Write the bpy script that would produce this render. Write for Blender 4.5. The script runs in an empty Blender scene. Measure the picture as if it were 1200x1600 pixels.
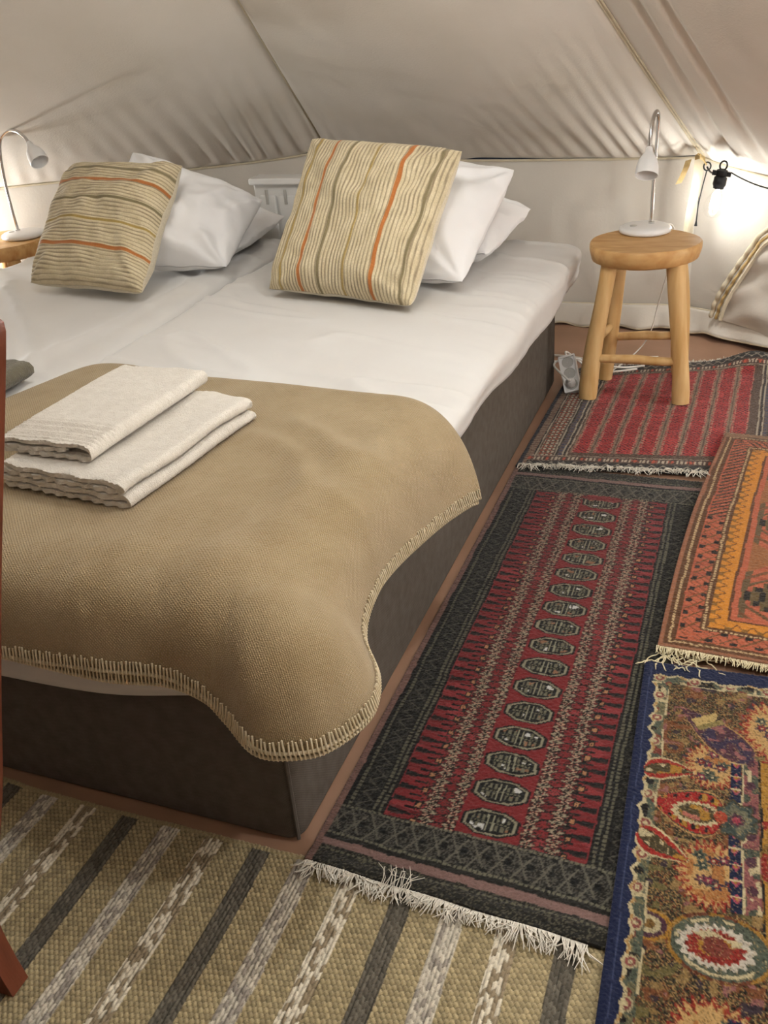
import bpy, bmesh, math, random
import numpy as np
from mathutils import Vector, Matrix
random.seed(7); rng = np.random.default_rng(11)

# ------------------------------------------------------------------ camera, world, light, exposure
scene = bpy.context.scene
COL = scene.collection
CAM = np.array([0.5696, -0.9010, 1.1733]); YAW, PITCH, ROLL, FPX = -0.39819, -0.50696, 0.08466, 1465.67
def _rot():
    y, p, r = YAW, PITCH, ROLL
    f = np.array([math.cos(p)*math.sin(y), math.cos(p)*math.cos(y), math.sin(p)])
    ri = np.array([math.cos(y), -math.sin(y), 0.0]); d = np.cross(f, ri)
    c, s = math.cos(r), math.sin(r)
    return np.array([c*ri+s*d, -s*ri+c*d, f])
RM = _rot()
cam_data = bpy.data.cameras.new('camera'); cam = bpy.data.objects.new('camera', cam_data); COL.objects.link(cam)
cam_data.sensor_fit = 'HORIZONTAL'; cam_data.sensor_width = 36.0; cam_data.lens = FPX*36.0/1200.0
cam_data.clip_start = 0.02; cam_data.clip_end = 60
m = Matrix.Identity(4)
for i in range(3):
    m[i][0] = RM[0][i]; m[i][1] = -RM[1][i]; m[i][2] = -RM[2][i]; m[i][3] = CAM[i]
cam.matrix_world = m
scene.camera = cam

world = bpy.data.worlds.new('night'); scene.world = world; world.use_nodes = True
world.node_tree.nodes['Background'].inputs[0].default_value = (0.010, 0.012, 0.018, 1)
world.node_tree.nodes['Background'].inputs[1].default_value = 1.0
scene.view_settings.view_transform = 'Standard'; scene.view_settings.look = 'None'
scene.view_settings.gamma = 1.0; scene.view_settings.use_curve_mapping = False
scene.view_settings.exposure = 0.0

BULB_COLOR = (0.97, 1.0, 1.01)
BULB_WATT = 48.0

# survey helper: where a sight line meets a plane of the place
def _ray(px, py): return RM.T @ np.array([px-600.0, py-800.0, FPX])
def Pz(px, py, z): d = _ray(px, py); return CAM + d*(z-CAM[2])/d[2]
def Py(px, py, y): d = _ray(px, py); return CAM + d*(y-CAM[1])/d[1]

# ------------------------------------------------------------------ materials
def lin(h):
    h = h.lstrip('#'); o = []
    for i in (0, 2, 4):
        c = int(h[i:i+2], 16)/255.0
        o.append(c/12.92 if c <= 0.04045 else ((c+0.055)/1.055)**2.4)
    return tuple(o)
MATS = {}
def mat(name, c1, c2=None, nscale=8.0, rough=0.8, bump=0.0, bscale=60.0, metal=0.0, spec=0.3, sheen=0.0, coords='Object',
        weave=None, detail=4.0, stretch=(1, 1, 1), trans=0.0, dist=0.002):
    """procedural surface: two-tone noise colour, noise bump, optional woven relief (threads per metre) on UV metres"""
    if name in MATS: return MATS[name]
    M = bpy.data.materials.new(name); M.use_nodes = True; nt = M.node_tree; N = nt.nodes; L = nt.links
    b = N['Principled BSDF']; b.inputs['Roughness'].default_value = rough; b.inputs['Metallic'].default_value = metal
    b.inputs['Specular IOR Level'].default_value = spec
    if sheen: b.inputs['Sheen Weight'].default_value = sheen
    tc = N.new('ShaderNodeTexCoord'); mp = N.new('ShaderNodeMapping'); L.new(tc.outputs[coords], mp.inputs[0]); mp.inputs['Scale'].default_value = stretch
    c1 = lin(c1) if isinstance(c1, str) else c1
    c2 = c1 if c2 is None else (lin(c2) if isinstance(c2, str) else c2)
    nz = N.new('ShaderNodeTexNoise'); nz.inputs['Scale'].default_value = nscale; nz.inputs['Detail'].default_value = detail
    L.new(mp.outputs[0], nz.inputs['Vector'])
    rp = N.new('ShaderNodeValToRGB'); rp.color_ramp.elements[0].position = 0.32; rp.color_ramp.elements[1].position = 0.68
    rp.color_ramp.elements[0].color = (*c1, 1); rp.color_ramp.elements[1].color = (*c2, 1)
    L.new(nz.outputs['Fac'], rp.inputs[0]); col_out = rp.outputs[0]
    h = None
    if bump:
        bn = N.new('ShaderNodeTexNoise'); bn.inputs['Scale'].default_value = bscale; bn.inputs['Detail'].default_value = 3
        L.new(mp.outputs[0], bn.inputs['Vector']); h = bn.outputs['Fac']
    if weave:
        tpm, strength, tint, kind = weave; warp = 6.0 if tpm < 200 else 1.0
        sx = N.new('ShaderNodeSeparateXYZ'); L.new(tc.outputs['UV'], sx.inputs[0])
        def mth(op, a, bb):
            n = N.new('ShaderNodeMath'); n.operation = op
            for k, q in ((0, a), (1, bb)):
                if q is None: continue
                if isinstance(q, (int, float)): n.inputs[k].default_value = q
                else: L.new(q, n.inputs[k])
            return n.outputs[0]
        wn = N.new('ShaderNodeTexNoise'); wn.inputs['Scale'].default_value = 45; wn.inputs['Detail'].default_value = 3; L.new(tc.outputs['UV'], wn.inputs['Vector'])
        wob = mth('MULTIPLY', mth('SUBTRACT', wn.outputs['Fac'], 0.5), 0.55/tpm*warp)
        U, V = mth('ADD', sx.outputs[0], wob), mth('SUBTRACT', sx.outputs[1], wob)
        w = 2*math.pi*tpm
        if kind == 'twill':
            s1 = mth('SINE', mth('MULTIPLY', mth('ADD', U, V), w), None)
            s2 = mth('SINE', mth('MULTIPLY', mth('SUBTRACT', U, mth('MULTIPLY', V, 0.35)), w*1.3), None)
            wv = mth('ADD', mth('MULTIPLY', s1, 0.20), mth('ADD', mth('MULTIPLY', mth('MULTIPLY', s1, s2), 0.30), 0.5))
        else:
            s1 = mth('SINE', mth('MULTIPLY', U, w), None); s2 = mth('SINE', mth('MULTIPLY', V, w), None)
            wv = mth('ADD', mth('MULTIPLY', mth('MULTIPLY', s1, s2), 0.5), 0.5)
        h = wv if h is None else mth('ADD', wv, mth('MULTIPLY', h, 0.6))
        mx = N.new('ShaderNodeMixRGB'); mx.blend_type = 'MIX'
        L.new(wv, mx.inputs[0]); dk = N.new('ShaderNodeMixRGB'); dk.blend_type = 'MULTIPLY'; dk.inputs[0].default_value = 1
        L.new(col_out, dk.inputs[1]); dk.inputs[2].default_value = (tint, tint, tint, 1)
        L.new(dk.outputs[0], mx.inputs[1]); L.new(col_out, mx.inputs[2]); col_out = mx.outputs[0]
        bump = max(bump, strength)
    L.new(col_out, b.inputs['Base Color'])
    if h is not None:
        bp = N.new('ShaderNodeBump'); bp.inputs['Strength'].default_value = bump; bp.inputs['Distance'].default_value = dist
        L.new(h, bp.inputs['Height']); L.new(bp.outputs[0], b.inputs['Normal'])
    if trans:
        tr = N.new('ShaderNodeBsdfTranslucent'); L.new(col_out, tr.inputs[0]); ms = N.new('ShaderNodeMixShader'); ms.inputs[0].default_value = trans
        L.new(b.outputs[0], ms.inputs[1]); L.new(tr.outputs[0], ms.inputs[2]); L.new(ms.outputs[0], N['Material Output'].inputs[0])
    MATS[name] = M
    return M
def attr_mat(name, rough=0.9, bump=0.3, bscale=500.0, sheen=0.2, spec=0.15):
    """dyed yarn: colour stored per knot on the mesh, broken up by fine noise"""
    M = bpy.data.materials.new(name); M.use_nodes = True; nt = M.node_tree; N = nt.nodes; L = nt.links
    b = N['Principled BSDF']; b.inputs['Roughness'].default_value = rough; b.inputs['Specular IOR Level'].default_value = spec
    b.inputs['Sheen Weight'].default_value = sheen
    at = N.new('ShaderNodeAttribute'); at.attribute_name = 'yarn'
    tc = N.new('ShaderNodeTexCoord'); nz = N.new('ShaderNodeTexNoise'); nz.inputs['Scale'].default_value = bscale; L.new(tc.outputs['Object'], nz.inputs['Vector'])
    mr = N.new('ShaderNodeMapRange'); mr.inputs[3].default_value = 0.70; mr.inputs[4].default_value = 1.25; L.new(nz.outputs['Fac'], mr.inputs[0])
    mx = N.new('ShaderNodeMixRGB'); mx.blend_type = 'MULTIPLY'; mx.inputs[0].default_value = 1; L.new(at.outputs['Color'], mx.inputs[1]); L.new(mr.outputs[0], mx.inputs[2])
    L.new(mx.outputs[0], b.inputs['Base Color'])
    bp = N.new('ShaderNodeBump'); bp.inputs['Strength'].default_value = bump; bp.inputs['Distance'].default_value = 0.001
    L.new(nz.outputs['Fac'], bp.inputs['Height']); L.new(bp.outputs[0], b.inputs['Normal'])
    return M
def emit_mat(name, color, strength):
    M = bpy.data.materials.new(name); M.use_nodes = True; nt = M.node_tree; nt.nodes.clear()
    e = nt.nodes.new('ShaderNodeEmission'); e.inputs[0].default_value = (*color, 1); e.inputs[1].default_value = strength
    o = nt.nodes.new('ShaderNodeOutputMaterial'); nt.links.new(e.outputs[0], o.inputs[0]); return M
def glass_mat(name):
    M = bpy.data.materials.new(name); M.use_nodes = True; nt = M.node_tree; nt.nodes.clear()
    t = nt.nodes.new('ShaderNodeBsdfTransparent'); g = nt.nodes.new('ShaderNodeBsdfGlossy'); g.inputs['Roughness'].default_value = 0.03
    fr = nt.nodes.new('ShaderNodeFresnel'); fr.inputs[0].default_value = 1.45
    x = nt.nodes.new('ShaderNodeMixShader'); ml = nt.nodes.new('ShaderNodeMath'); ml.operation = 'MULTIPLY'; ml.inputs[1].default_value = 0.22; nt.links.new(fr.outputs[0], ml.inputs[0]); nt.links.new(ml.outputs[0], x.inputs[0]); nt.links.new(t.outputs[0], x.inputs[1]); nt.links.new(g.outputs[0], x.inputs[2])
    o = nt.nodes.new('ShaderNodeOutputMaterial'); nt.links.new(x.outputs[0], o.inputs[0]); return M

M_canvas = mat('canvas', '#ded7cd', '#d6cfc3', nscale=3.0, rough=0.9, bump=0.25, bscale=170, spec=0.1, dist=0.003)
M_wallcv = mat('wall_canvas', '#d4cdc2', '#ccc4b8', nscale=3.0, rough=0.9, bump=0.2, bscale=140, spec=0.1, dist=0.003)
M_tape = mat('seam_tape', '#d0c5ad', '#c6b99e', nscale=30, rough=0.85, bump=0.2, bscale=300)
M_sheet = mat('groundsheet', '#a17d66', '#917059', nscale=5, rough=0.55, bump=0.15, bscale=25, spec=0.35, dist=0.004)
M_white = mat('white_cotton', '#d5d2ce', '#d0ccc7', nscale=4, rough=0.6, bump=0.25, bscale=9, spec=0.25, sheen=0.2, dist=0.006)
M_pillow = mat('pillow_cotton', '#ebe9e8', '#e6e3e2', nscale=4, rough=0.7, bump=0.3, bscale=14, spec=0.2, sheen=0.2, dist=0.006)
M_uphol = mat('grey_upholstery', '#6e665e', '#615951', nscale=40, rough=0.85, weave=(260, 0.5, 0.45, 'twill'), spec=0.15, dist=0.001)
M_blanket = mat('blanket_wool', '#b09a76', '#a48d68', nscale=14, rough=0.92, weave=(170, 0.75, 0.60, 'twill'), spec=0.08, sheen=0.25, bump=0.2, bscale=250, dist=0.002)
M_stitch = mat('stitch_yarn', '#dccfb4', '#cbbb9a', nscale=80, rough=0.9)
M_towel = mat('towel_terry', '#e2dace', '#d8cfc2', nscale=60, rough=0.95, bump=0.9, bscale=420, spec=0.05, sheen=0.35, dist=0.003)
M_olive = mat('olive_wool', '#6d6654', '#5d5747', nscale=50, rough=0.95, bump=0.8, bscale=350, spec=0.05, sheen=0.4, dist=0.003)
M_wood = mat('teak_wood', '#d3b07c', '#bf965d', nscale=7, rough=0.6, bump=0.15, bscale=90, stretch=(6, 6, 0.7), detail=6)
M_seatw = mat('teak_seat', '#d3ab74', '#b98a52', nscale=6, rough=0.5, bump=0.12, bscale=60, stretch=(2, 9, 5), detail=6)
M_chair = mat('red_brown_wood', '#6f3a25', '#5c2c1a', nscale=9, rough=0.4, bump=0.1, bscale=60, stretch=(6, 6, 0.6), spec=0.4)
M_chrome = mat('chrome', '#d8d8d8', rough=0.14, metal=1.0)
M_plast = mat('white_plastic', '#eceae8', rough=0.35, spec=0.5)
M_rad = mat('white_enamel', '#eceae6', rough=0.4, spec=0.4)
M_groove = mat('grey_recess', '#bdbab4', rough=0.6)
M_black = mat('black_rubber', '#161616', '#1e1e1e', nscale=30, rough=0.5, spec=0.4)
M_cable = mat('white_cable', '#e6e2da', rough=0.45, spec=0.4)
M_tan = mat('tan_webbing', '#cdb483', '#b99d68', nscale=60, rough=0.9, bump=0.3, bscale=300)
M_fringe = mat('cotton_fringe', '#e0dacd', '#d0c7b8', nscale=60, rough=0.95)
M_fringe2 = mat('cream_fringe', '#ded2b0', '#cbbd98', nscale=60, rough=0.95)
M_filament = emit_mat('lit_filament', (1.0, 0.93, 0.80), 60.0)
M_glass = glass_mat('clear_bulb_glass')

# ------------------------------------------------------------------ mesh helpers
def tag(o, label=None, cat=None, group=None, kind=None):
    if label: o['label'] = label
    if cat: o['category'] = cat
    if group: o['group'] = group
    if kind: o['kind'] = kind
    return o
def empty(name, loc=(0, 0, 0), rz=0.0):
    o = bpy.data.objects.new(name, None); COL.objects.link(o); o.empty_display_size = 0.05
    o.location = loc; o.rotation_euler = (0, 0, rz); return o
class MB:
    def __init__(s): s.v = []; s.f = []; s.uv = None
    def add(s, vs, fs):
        k = len(s.v); s.v += [tuple(map(float, p)) for p in vs]; s.f += [tuple(k+i for i in f) for f in fs]; return s
    def box(s, c, d, rz=0.0, mtx=None):
        vs = []
        for z in (-1, 1):
            for y in (-1, 1):
                for x in (-1, 1): vs.append(Vector((x*d[0]/2, y*d[1]/2, z*d[2]/2)))
        R = mtx if mtx is not None else Matrix.Rotation(rz, 3, 'Z')
        vs = [R @ p + Vector(c) for p in vs]
        return s.add(vs, [(0, 2, 3, 1), (4, 5, 7, 6), (0, 1, 5, 4), (2, 6, 7, 3), (0, 4, 6, 2), (1, 3, 7, 5)])
    def tube(s, pts, rad, n=8, cap=True):
        pts = [Vector(p) for p in pts]; m_ = len(pts)
        rads = rad if hasattr(rad, '__len__') else [rad]*m_
        vs = []; up = None
        for i, p in enumerate(pts):
            t = (pts[min(i+1, m_-1)]-pts[max(i-1, 0)])
            t = t.normalized() if t.length > 1e-9 else Vector((0, 0, 1))
            if up is None:
                up = t.orthogonal().normalized()
            else:
                up = (up - t*up.dot(t)); up = up.normalized() if up.length > 1e-6 else t.orthogonal().normalized()
            b = t.cross(up)
            for k in range(n):
                a = 2*math.pi*k/n; vs.append(p+(up*math.cos(a)+b*math.sin(a))*rads[i])
        fs = []
        for i in range(m_-1):
            for k in range(n):
                fs.append((i*n+k, i*n+(k+1) % n, (i+1)*n+(k+1) % n, (i+1)*n+k))
        if cap: fs.append(tuple(range(n-1, -1, -1))); fs.append(tuple((m_-1)*n+k for k in range(n)))
        return s.add(vs, fs)
    def lathe(s, prof, c=(0, 0, 0), n=24, mtx=None, close=True):
        vs = []
        for r, z in prof:
            for k in range(n):
                a = 2*math.pi*k/n; p = Vector((r*math.cos(a), r*math.sin(a), z))
                if mtx is not None: p = mtx @ p
                vs.append(p+Vector(c))
        fs = []
        for i in range(len(prof)-1):
            for k in range(n): fs.append((i*n+k, i*n+(k+1) % n, (i+1)*n+(k+1) % n, (i+1)*n+k))
        if close: fs.append(tuple(range(n-1, -1, -1))); fs.append(tuple((len(prof)-1)*n+k for k in range(n)))
        return s.add(vs, fs)
    def build(s, name, M, parent=None, smooth=True, bevel=0.0, seg=2, uv=None, loc=None):
        me = bpy.data.meshes.new(name); me.from_pydata(s.v, [], s.f); me.update()
        bm = bmesh.new(); bm.from_mesh(me); bmesh.ops.recalc_face_normals(bm, faces=bm.faces[:]); bm.to_mesh(me); bm.free()
        return finish(name, me, M, parent, smooth, bevel, seg)
def finish(name, me, M, parent=None, smooth=True, bevel=0.0, seg=2):
    me.materials.append(M)
    if smooth: me.polygons.foreach_set('use_smooth', [True]*len(me.polygons))
    o = bpy.data.objects.new(name, me); COL.objects.link(o)
    if bevel:
        b = o.modifiers.new('bevel', 'BEVEL'); b.width = bevel; b.segments = seg; b.limit_method = 'ANGLE'; b.angle_limit = 0.6
    if smooth:
        try: me.set_sharp_from_angle(angle=math.radians(50))
        except Exception: pass
    if parent is not None:
        o.parent = parent
        o.matrix_parent_inverse = Matrix.Translation(parent.location).inverted() if parent.rotation_euler.z == 0 else (Matrix.Translation(parent.location) @ parent.rotation_euler.to_matrix().to_4x4()).inverted()
    return o
def grid_obj(name, X, Y, Z, M, parent=None, cols=None, uv=None, wrap=False):
    """quad sheet from coordinate arrays (ny,nx), optional per-vertex yarn colour and UV in metres"""
    ny, nx = X.shape
    co = np.stack([X, Y, Z], -1).reshape(-1, 3).astype(np.float32)
    idx = np.arange(ny*nx).reshape(ny, nx)
    q = np.stack([idx[:-1, :-1], idx[:-1, 1:], idx[1:, 1:], idx[1:, :-1]], -1).reshape(-1, 4)
    me = bpy.data.meshes.new(name); me.vertices.add(len(co)); me.vertices.foreach_set('co', co.ravel())
    me.loops.add(q.size); me.loops.foreach_set('vertex_index', q.ravel().astype(np.int32))
    me.polygons.add(len(q)); me.polygons.foreach_set('loop_start', (np.arange(len(q))*4).astype(np.int32))
    me.update(calc_edges=True)
    if cols is not None:
        a = me.color_attributes.new('yarn', 'FLOAT_COLOR', 'POINT')
        c4 = np.concatenate([cols.reshape(-1, 3), np.ones((ny*nx, 1))], 1).astype(np.float32); a.data.foreach_set('color', c4.ravel())
    if uv is not None:
        l = me.uv_layers.new(name='UVMap'); l.data.foreach_set('uv', uv.reshape(-1, 2)[q.ravel()].astype(np.float32).ravel())
    me.polygons.foreach_set('use_smooth', [True]*len(q)); me.materials.append(M)
    o = bpy.data.objects.new(name, me); COL.objects.link(o)
    if parent is not None:
        o.parent = parent
    return o
_NT = {}
def vnoise(x, y, scale, seed=0):
    """smooth value noise in [-1,1]"""
    T = _NT.get(seed)
    if T is None: T = _NT[seed] = np.random.default_rng(seed).uniform(-1, 1, (256, 256))
    u = np.asarray(x)*scale+37.3; v = np.asarray(y)*scale+91.7
    iu = np.floor(u).astype(int); iv = np.floor(v).astype(int); fu = u-iu; fv = v-iv
    fu = fu*fu*(3-2*fu); fv = fv*fv*(3-2*fv)
    g = lambda a, b: T[a % 256, b % 256]
    return (g(iu, iv)*(1-fu)+g(iu+1, iv)*fu)*(1-fv)+(g(iu, iv+1)*(1-fu)+g(iu+1, iv+1)*fu)*fv
def sst(a, b, x):
    t = np.clip((np.asarray(x, float)-a)/(b-a), 0, 1); return t*t*(3-2*t)
def crom(pts, n):
    """Catmull-Rom through points, n samples per segment"""
    P = np.array(pts, float); P = np.vstack([2*P[0]-P[1], P, 2*P[-1]-P[-2]]); out = []
    for i in range(1, len(P)-2):
        for k in range(n):
            t = k/n; a, b, c, d = P[i-1], P[i], P[i+1], P[i+2]
            out.append(0.5*((2*b)+(-a+c)*t+(2*a-5*b+4*c-d)*t*t+(-a+3*b-3*c+d)*t**3))
    out.append(P[-2]); return np.array(out)
def set_uv(o, fn):
    me = o.data; l = me.uv_layers.new(name='UVMap'); n = len(me.loops)
    vi = np.empty(n, np.int32); me.loops.foreach_get('vertex_index', vi)
    co = np.empty(len(me.vertices)*3, np.float32); me.vertices.foreach_get('co', co); co = co.reshape(-1, 3)
    pn = np.repeat(np.array([p.normal[:] for p in me.polygons]), [p.loop_total for p in me.polygons], axis=0)
    l.data.foreach_set('uv', fn(co[vi], pn).astype(np.float32).ravel())
def boxuv(co, n):
    a = np.abs(n); u = np.where(a[:, 0] > np.maximum(a[:, 1], a[:, 2]), co[:, 1], co[:, 0])
    v = np.where(a[:, 2] > np.maximum(a[:, 0], a[:, 1]), co[:, 1], co[:, 2]); return np.stack([u, v], -1)

# ------------------------------------------------------------------ the tent
APEX = np.array([-0.50, -0.27, 2.60]); RAD = 3.02; NP = 12; A1 = math.radians(16.8)
def eave_vertex(k):
    a = A1+k*math.radians(360/NP); z = 0.605
    if k % NP == NP-1: z = 0.652; a += math.radians(2.5)
    r = RAD if k % NP != 0 else 3.00
    return np.array([APEX[0]+r*math.sin(a), APEX[1]+r*math.cos(a), z])
EV = [eave_vertex(k) for k in range(NP)]
def eave(k, t):
    """top of the wall along panel k (between vertices k and k+1): sags between the guy points"""
    A, B = EV[k % NP], EV[(k+1) % NP]; t = np.asarray(t, float)
    x = A[0]+(B[0]-A[0])*t; y = A[1]+(B[1]-A[1])*t
    mid = 0.597 if k % NP == NP-1 else (0.535 if k % NP == 0 else (0.615 if k % NP == NP-2 else 0.585))
    w = 1-np.clip(4*t*(1-t), 0, 1)**0.35 if k % NP != 0 else (1-np.clip(4*t*(1-t), 0, 1))**1.3
    z = (A[2]+(B[2]-A[2])*t)*w+mid*(1-w)
    return x, y, z
def wall_panel(k, name):
    nt, nz = 90, 34
    t = np.linspace(0, 1, nt)[None, :]; s = np.linspace(0, 1, nz)[:, None]
    x, y, z = eave(k, t); A, B = EV[k % NP], EV[(k+1) % NP]
    L = np.linalg.norm((B-A)[:2]); nrm = np.array([-(B-A)[1], (B-A)[0], 0])/L
    if nrm[0]*(x.mean()-APEX[0])+nrm[1]*(y.mean()-APEX[1]) < 0: nrm = -nrm
    fold = 0.010*vnoise(t*L*3+k, s*1.2, 2.2, 5)+0.005*vnoise(t*L*9+k*3, s*2, 2.0, 6)
    fold = fold*(np.sin(np.pi*np.clip(s*0.9+0.08, 0, 1)))
    bow = -0.03*np.sin(np.pi*s)*np.sin(np.pi*t)
    Z = 0.035+(z-0.035)*s
    X = x+nrm[0]*(fold+bow)+0*s; Y = y+nrm[1]*(fold+bow)+0*s
    o = grid_obj(name, X, Y, Z+0*t, M_wallcv); tag(o, kind='structure')
    return o
def roof_panel(k, parent):
    nt, nz = (150, 90) if k % NP in (NP-2, NP-1, 0, 1) else (40, 24)
    t = np.linspace(0, 1, nt)[None, :]; s = (np.linspace(0, 1, nz)[:, None])**1.35*0.985
    x, y, z = eave(k, t)
    X = x+(APEX[0]-x)*s; Y = y+(APEX[1]-y)*s; Z = z+(APEX[2]-z)*s
    # canvas droops a little between eave and apex and bellies between the seams
    sag = -0.05*np.sin(np.pi*s)-0.015*np.sin(np.pi*t)*(1-s)*sst(0, .15, s)
    L = 1.56*(1-s)
    # gathers pulled from the guy points, dying out up the slope
    e1 = np.exp(-t*L/0.30); e0 = np.exp(-((1-t)*L/0.55)**2)
    lean = s*2.8
    g = 0.0125*np.sin(2*np.pi*(t*L/0.066+lean*0.9+0.5*vnoise(t*6, s*3, 1.0, 61)))*e1*np.exp(-s/0.06)*sst(0, 0.012, s)
    g = g+0.0125*np.sin(2*np.pi*((1-t)*L/0.070+lean*0.9+0.5*vnoise(t*6, s*3, 1.0, 62)))*e0*np.exp(-s/0.085)*sst(0, 0.012, s)
    g = g+0.016*vnoise(t*1.56*1.5+k*4, s*3, 1.7, 21)*sst(0, .1, s)+0.007*vnoise(t*1.56*5+k*7+s*6, s*2.2, 1.4, 22)*np.exp(-s/0.25)
    if k % NP == 0:
        for tc, wd, am in ((0.085, 0.012, 0.020), (0.165, 0.014, 0.020)):
            tt = tc+0.10*s; g = g+am*np.exp(-((t-tt)/wd)**2)*sst(0, .05, s)
    Z = Z+sag+g*sst(0, .02, t)*sst(0, .02, 1-t)
    me = grid_obj('roof_panel', X, Y, Z, M_canvas, parent)
    return (X, Y, Z)
names = {NP-2: 'wall_left', NP-1: 'wall_back', 0: 'wall_right', 1: 'wall_far_right', NP-3: 'wall_far_left'}
for k in range(NP): wall_panel(k, names.get(k, 'wall_front'))
roof = empty('ceiling'); tag(roof, kind='structure')
RP = {}
for k in range(NP): RP[k] = roof_panel(k, roof)
# seam tapes between the roof panels and the piped eave seam
for k in range(NP):
    X, Y, Z = RP[k]
    pts = [(X[i, 0], Y[i, 0], Z[i, 0]-0.003) for i in (range(0, 88, 2) if len(X) == 90 else range(24))]
    mb = MB(); mb.tube(pts, 0.0042, 6)
    side = np.array([EV[(k+1) % NP][0]-EV[k][0], EV[(k+1) % NP][1]-EV[k][1], 0]); side /= np.linalg.norm(side)
    mb.tube([(p[0]+side[0]*0.014*(1-i/60), p[1]+side[1]*0.014*(1-i/60), p[2]-0.001) for i, p in enumerate(pts)], 0.0028, 6)
    mb.build('roof_seam', M_tape, roof)
    t = np.linspace(0, 1, 70); x, y, z = eave(k, t)
    e = MB().tube([(a, b, c-0.004) for a, b, c in zip(x*0.998+APEX[0]*0.002, y*0.998+APEX[1]*0.002, z)], 0.0045, 6)
    e.build('eave_seam', M_tape, roof)
# groundsheet
mb = MB(); mb.add([(APEX[0]+3.06*math.sin(a), APEX[1]+3.06*math.cos(a), 0) for a in np.linspace(0, 2*math.pi, 49)[:-1]]+[(APEX[0], APEX[1], -0.02)]*0, [tuple(range(47, -1, -1))])
fl = mb.build('floor', M_sheet, smooth=False); tag(fl, kind='structure')
# groundsheet lip climbing the wall foot and the ruffled mud flap hanging from the wall
for nm, k in (('trim_1', NP-1), ('trim_2', 0), ('trim_3', NP-2)):
    A, B = EV[k % NP], EV[(k+1) % NP]; d = B-A; L = np.linalg.norm(d[:2]); n = np.array([-d[1], d[0]])/L
    if n@(A[:2]-APEX[:2]) > 0: n = -n
    t = np.linspace(0, 1, 140)[None, :]; s = np.linspace(0, 1, 10)[:, None]
    off = 0.018+0.040*s+0.010*s*np.sin(t*L*42+1.5*np.sin(t*L*9))
    X = A[0]+d[0]*t+n[0]*off; Y = A[1]+d[1]*t+n[1]*off
    Z = 0.085-0.070*s+0.006*s*np.sin(t*L*31+2+2*np.sin(t*L*7))+0.008*np.sin(t*L*5)
    o = grid_obj(nm, X, Y, Z, M_wallcv); tag(o, kind='structure')
    sd = o.modifiers.new('thick', 'SOLIDIFY'); sd.thickness = 0.003
    MB().tube([(X[-1, i], Y[-1, i], Z[-1, i]) for i in range(140)], 0.0035, 6).build('flap_hem', M_tape, o)
    MB().tube([(X[0, i]-n[0]*.002, Y[0, i]-n[1]*.002, Z[0, i]+.001) for i in range(140)], 0.004, 6).build('flap_seam', M_tape, o)

# zipped window in the right wall: cream piping arch, zip and cover flap
win = empty('window_1', (0.9, 2.25, 0)); tag(win, kind='structure')
A, B = EV[0], EV[1]; d = (B-A)/np.linalg.norm((B-A)[:2]); d[2] = 0; nin = np.array([-d[1], d[0]]);
if nin@(A[:2]-APEX[:2]) > 0: nin = -nin
def wpt(u, z, off): return (A[0]+d[0]*u+nin[0]*off, A[1]+d[1]*u+nin[1]*off, z)
def survey_wall(px, py):
    r = _ray(px, py); o = np.array([A[0]+nin[0]*.03, A[1]+nin[1]*.03]); t_ = nin@(o-CAM[:2])/(nin@r[:2]); p = CAM+r*t_
    return ((p[:2]-A[:2])@d[:2], p[2])
arc = [survey_wall(*p) for p in ((1117, 492), (1124, 470), (1136, 447), (1154, 420), (1175, 391), (1200, 360))]
u_end, z_end = arc[-1]
arc += [(u_end+0.10, z_end+0.055), (u_end+0.24, z_end+0.075), (u_end+0.42, z_end+0.03), (u_end+0.55, z_end-0.10), (u_end+0.63, 0.09)]
ARC = crom(arc, 12)
cu, cz = ARC[:, 0].mean(), 0.05
def inset(k): # shift arch towards its middle
    v_ = np.stack([cu-ARC[:, 0], cz-ARC[:, 1]], -1); v_ /= np.linalg.norm(v_, axis=1)[:, None]; return ARC+v_*k
for k, r_, nm, M_ in ((0.0, 0.0085, 'window_piping', M_tape), (0.020, 0.0055, 'window_piping', M_tan)):
    q = inset(k); MB().tube([wpt(u, z, 0.052+0.003*math.sin(i*0.8)) for i, (u, z) in enumerate(q)], r_, 8).build(nm, M_, win)
q = inset(0.034); mb = MB()
for i in range(0, len(q)-1):
    for f in (0.0, 0.5):
        u, z = q[i]*(1-f)+q[i+1]*f; w1 = inset(0.034)[i]; dirv = np.array([cu-u, cz-z]); dirv /= np.linalg.norm(dirv)
        mb.tube([wpt(u-dirv[0]*.004, z-dirv[1]*.004, .05), wpt(u+dirv[0]*.003, z+dirv[1]*.003, .058), wpt(u+dirv[0]*.009, z+dirv[1]*.009, .05)], 0.0022, 5)
mb.build('window_zip', M_tape, win)
qs = inset(0.03); S = np.linspace(0, 1, 24)[:, None]
U = qs[:, 0][None, :]*(1-S)+cu*S; Zz = qs[:, 1][None, :]*(1-S)+cz*S
off = 0.046+0.010*S+0.010*np.sin(np.pi*S)*np.sin(Zz*34+U*11)+0.006*np.sin(Zz*62-U*18)*(1-S)
o = grid_obj('window_cover', A[0]+d[0]*U+nin[0]*off, A[1]+d[1]*U+nin[1]*off, Zz, M_wallcv, win); o.matrix_parent_inverse = Matrix.Translation(win.location).inverted()

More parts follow.
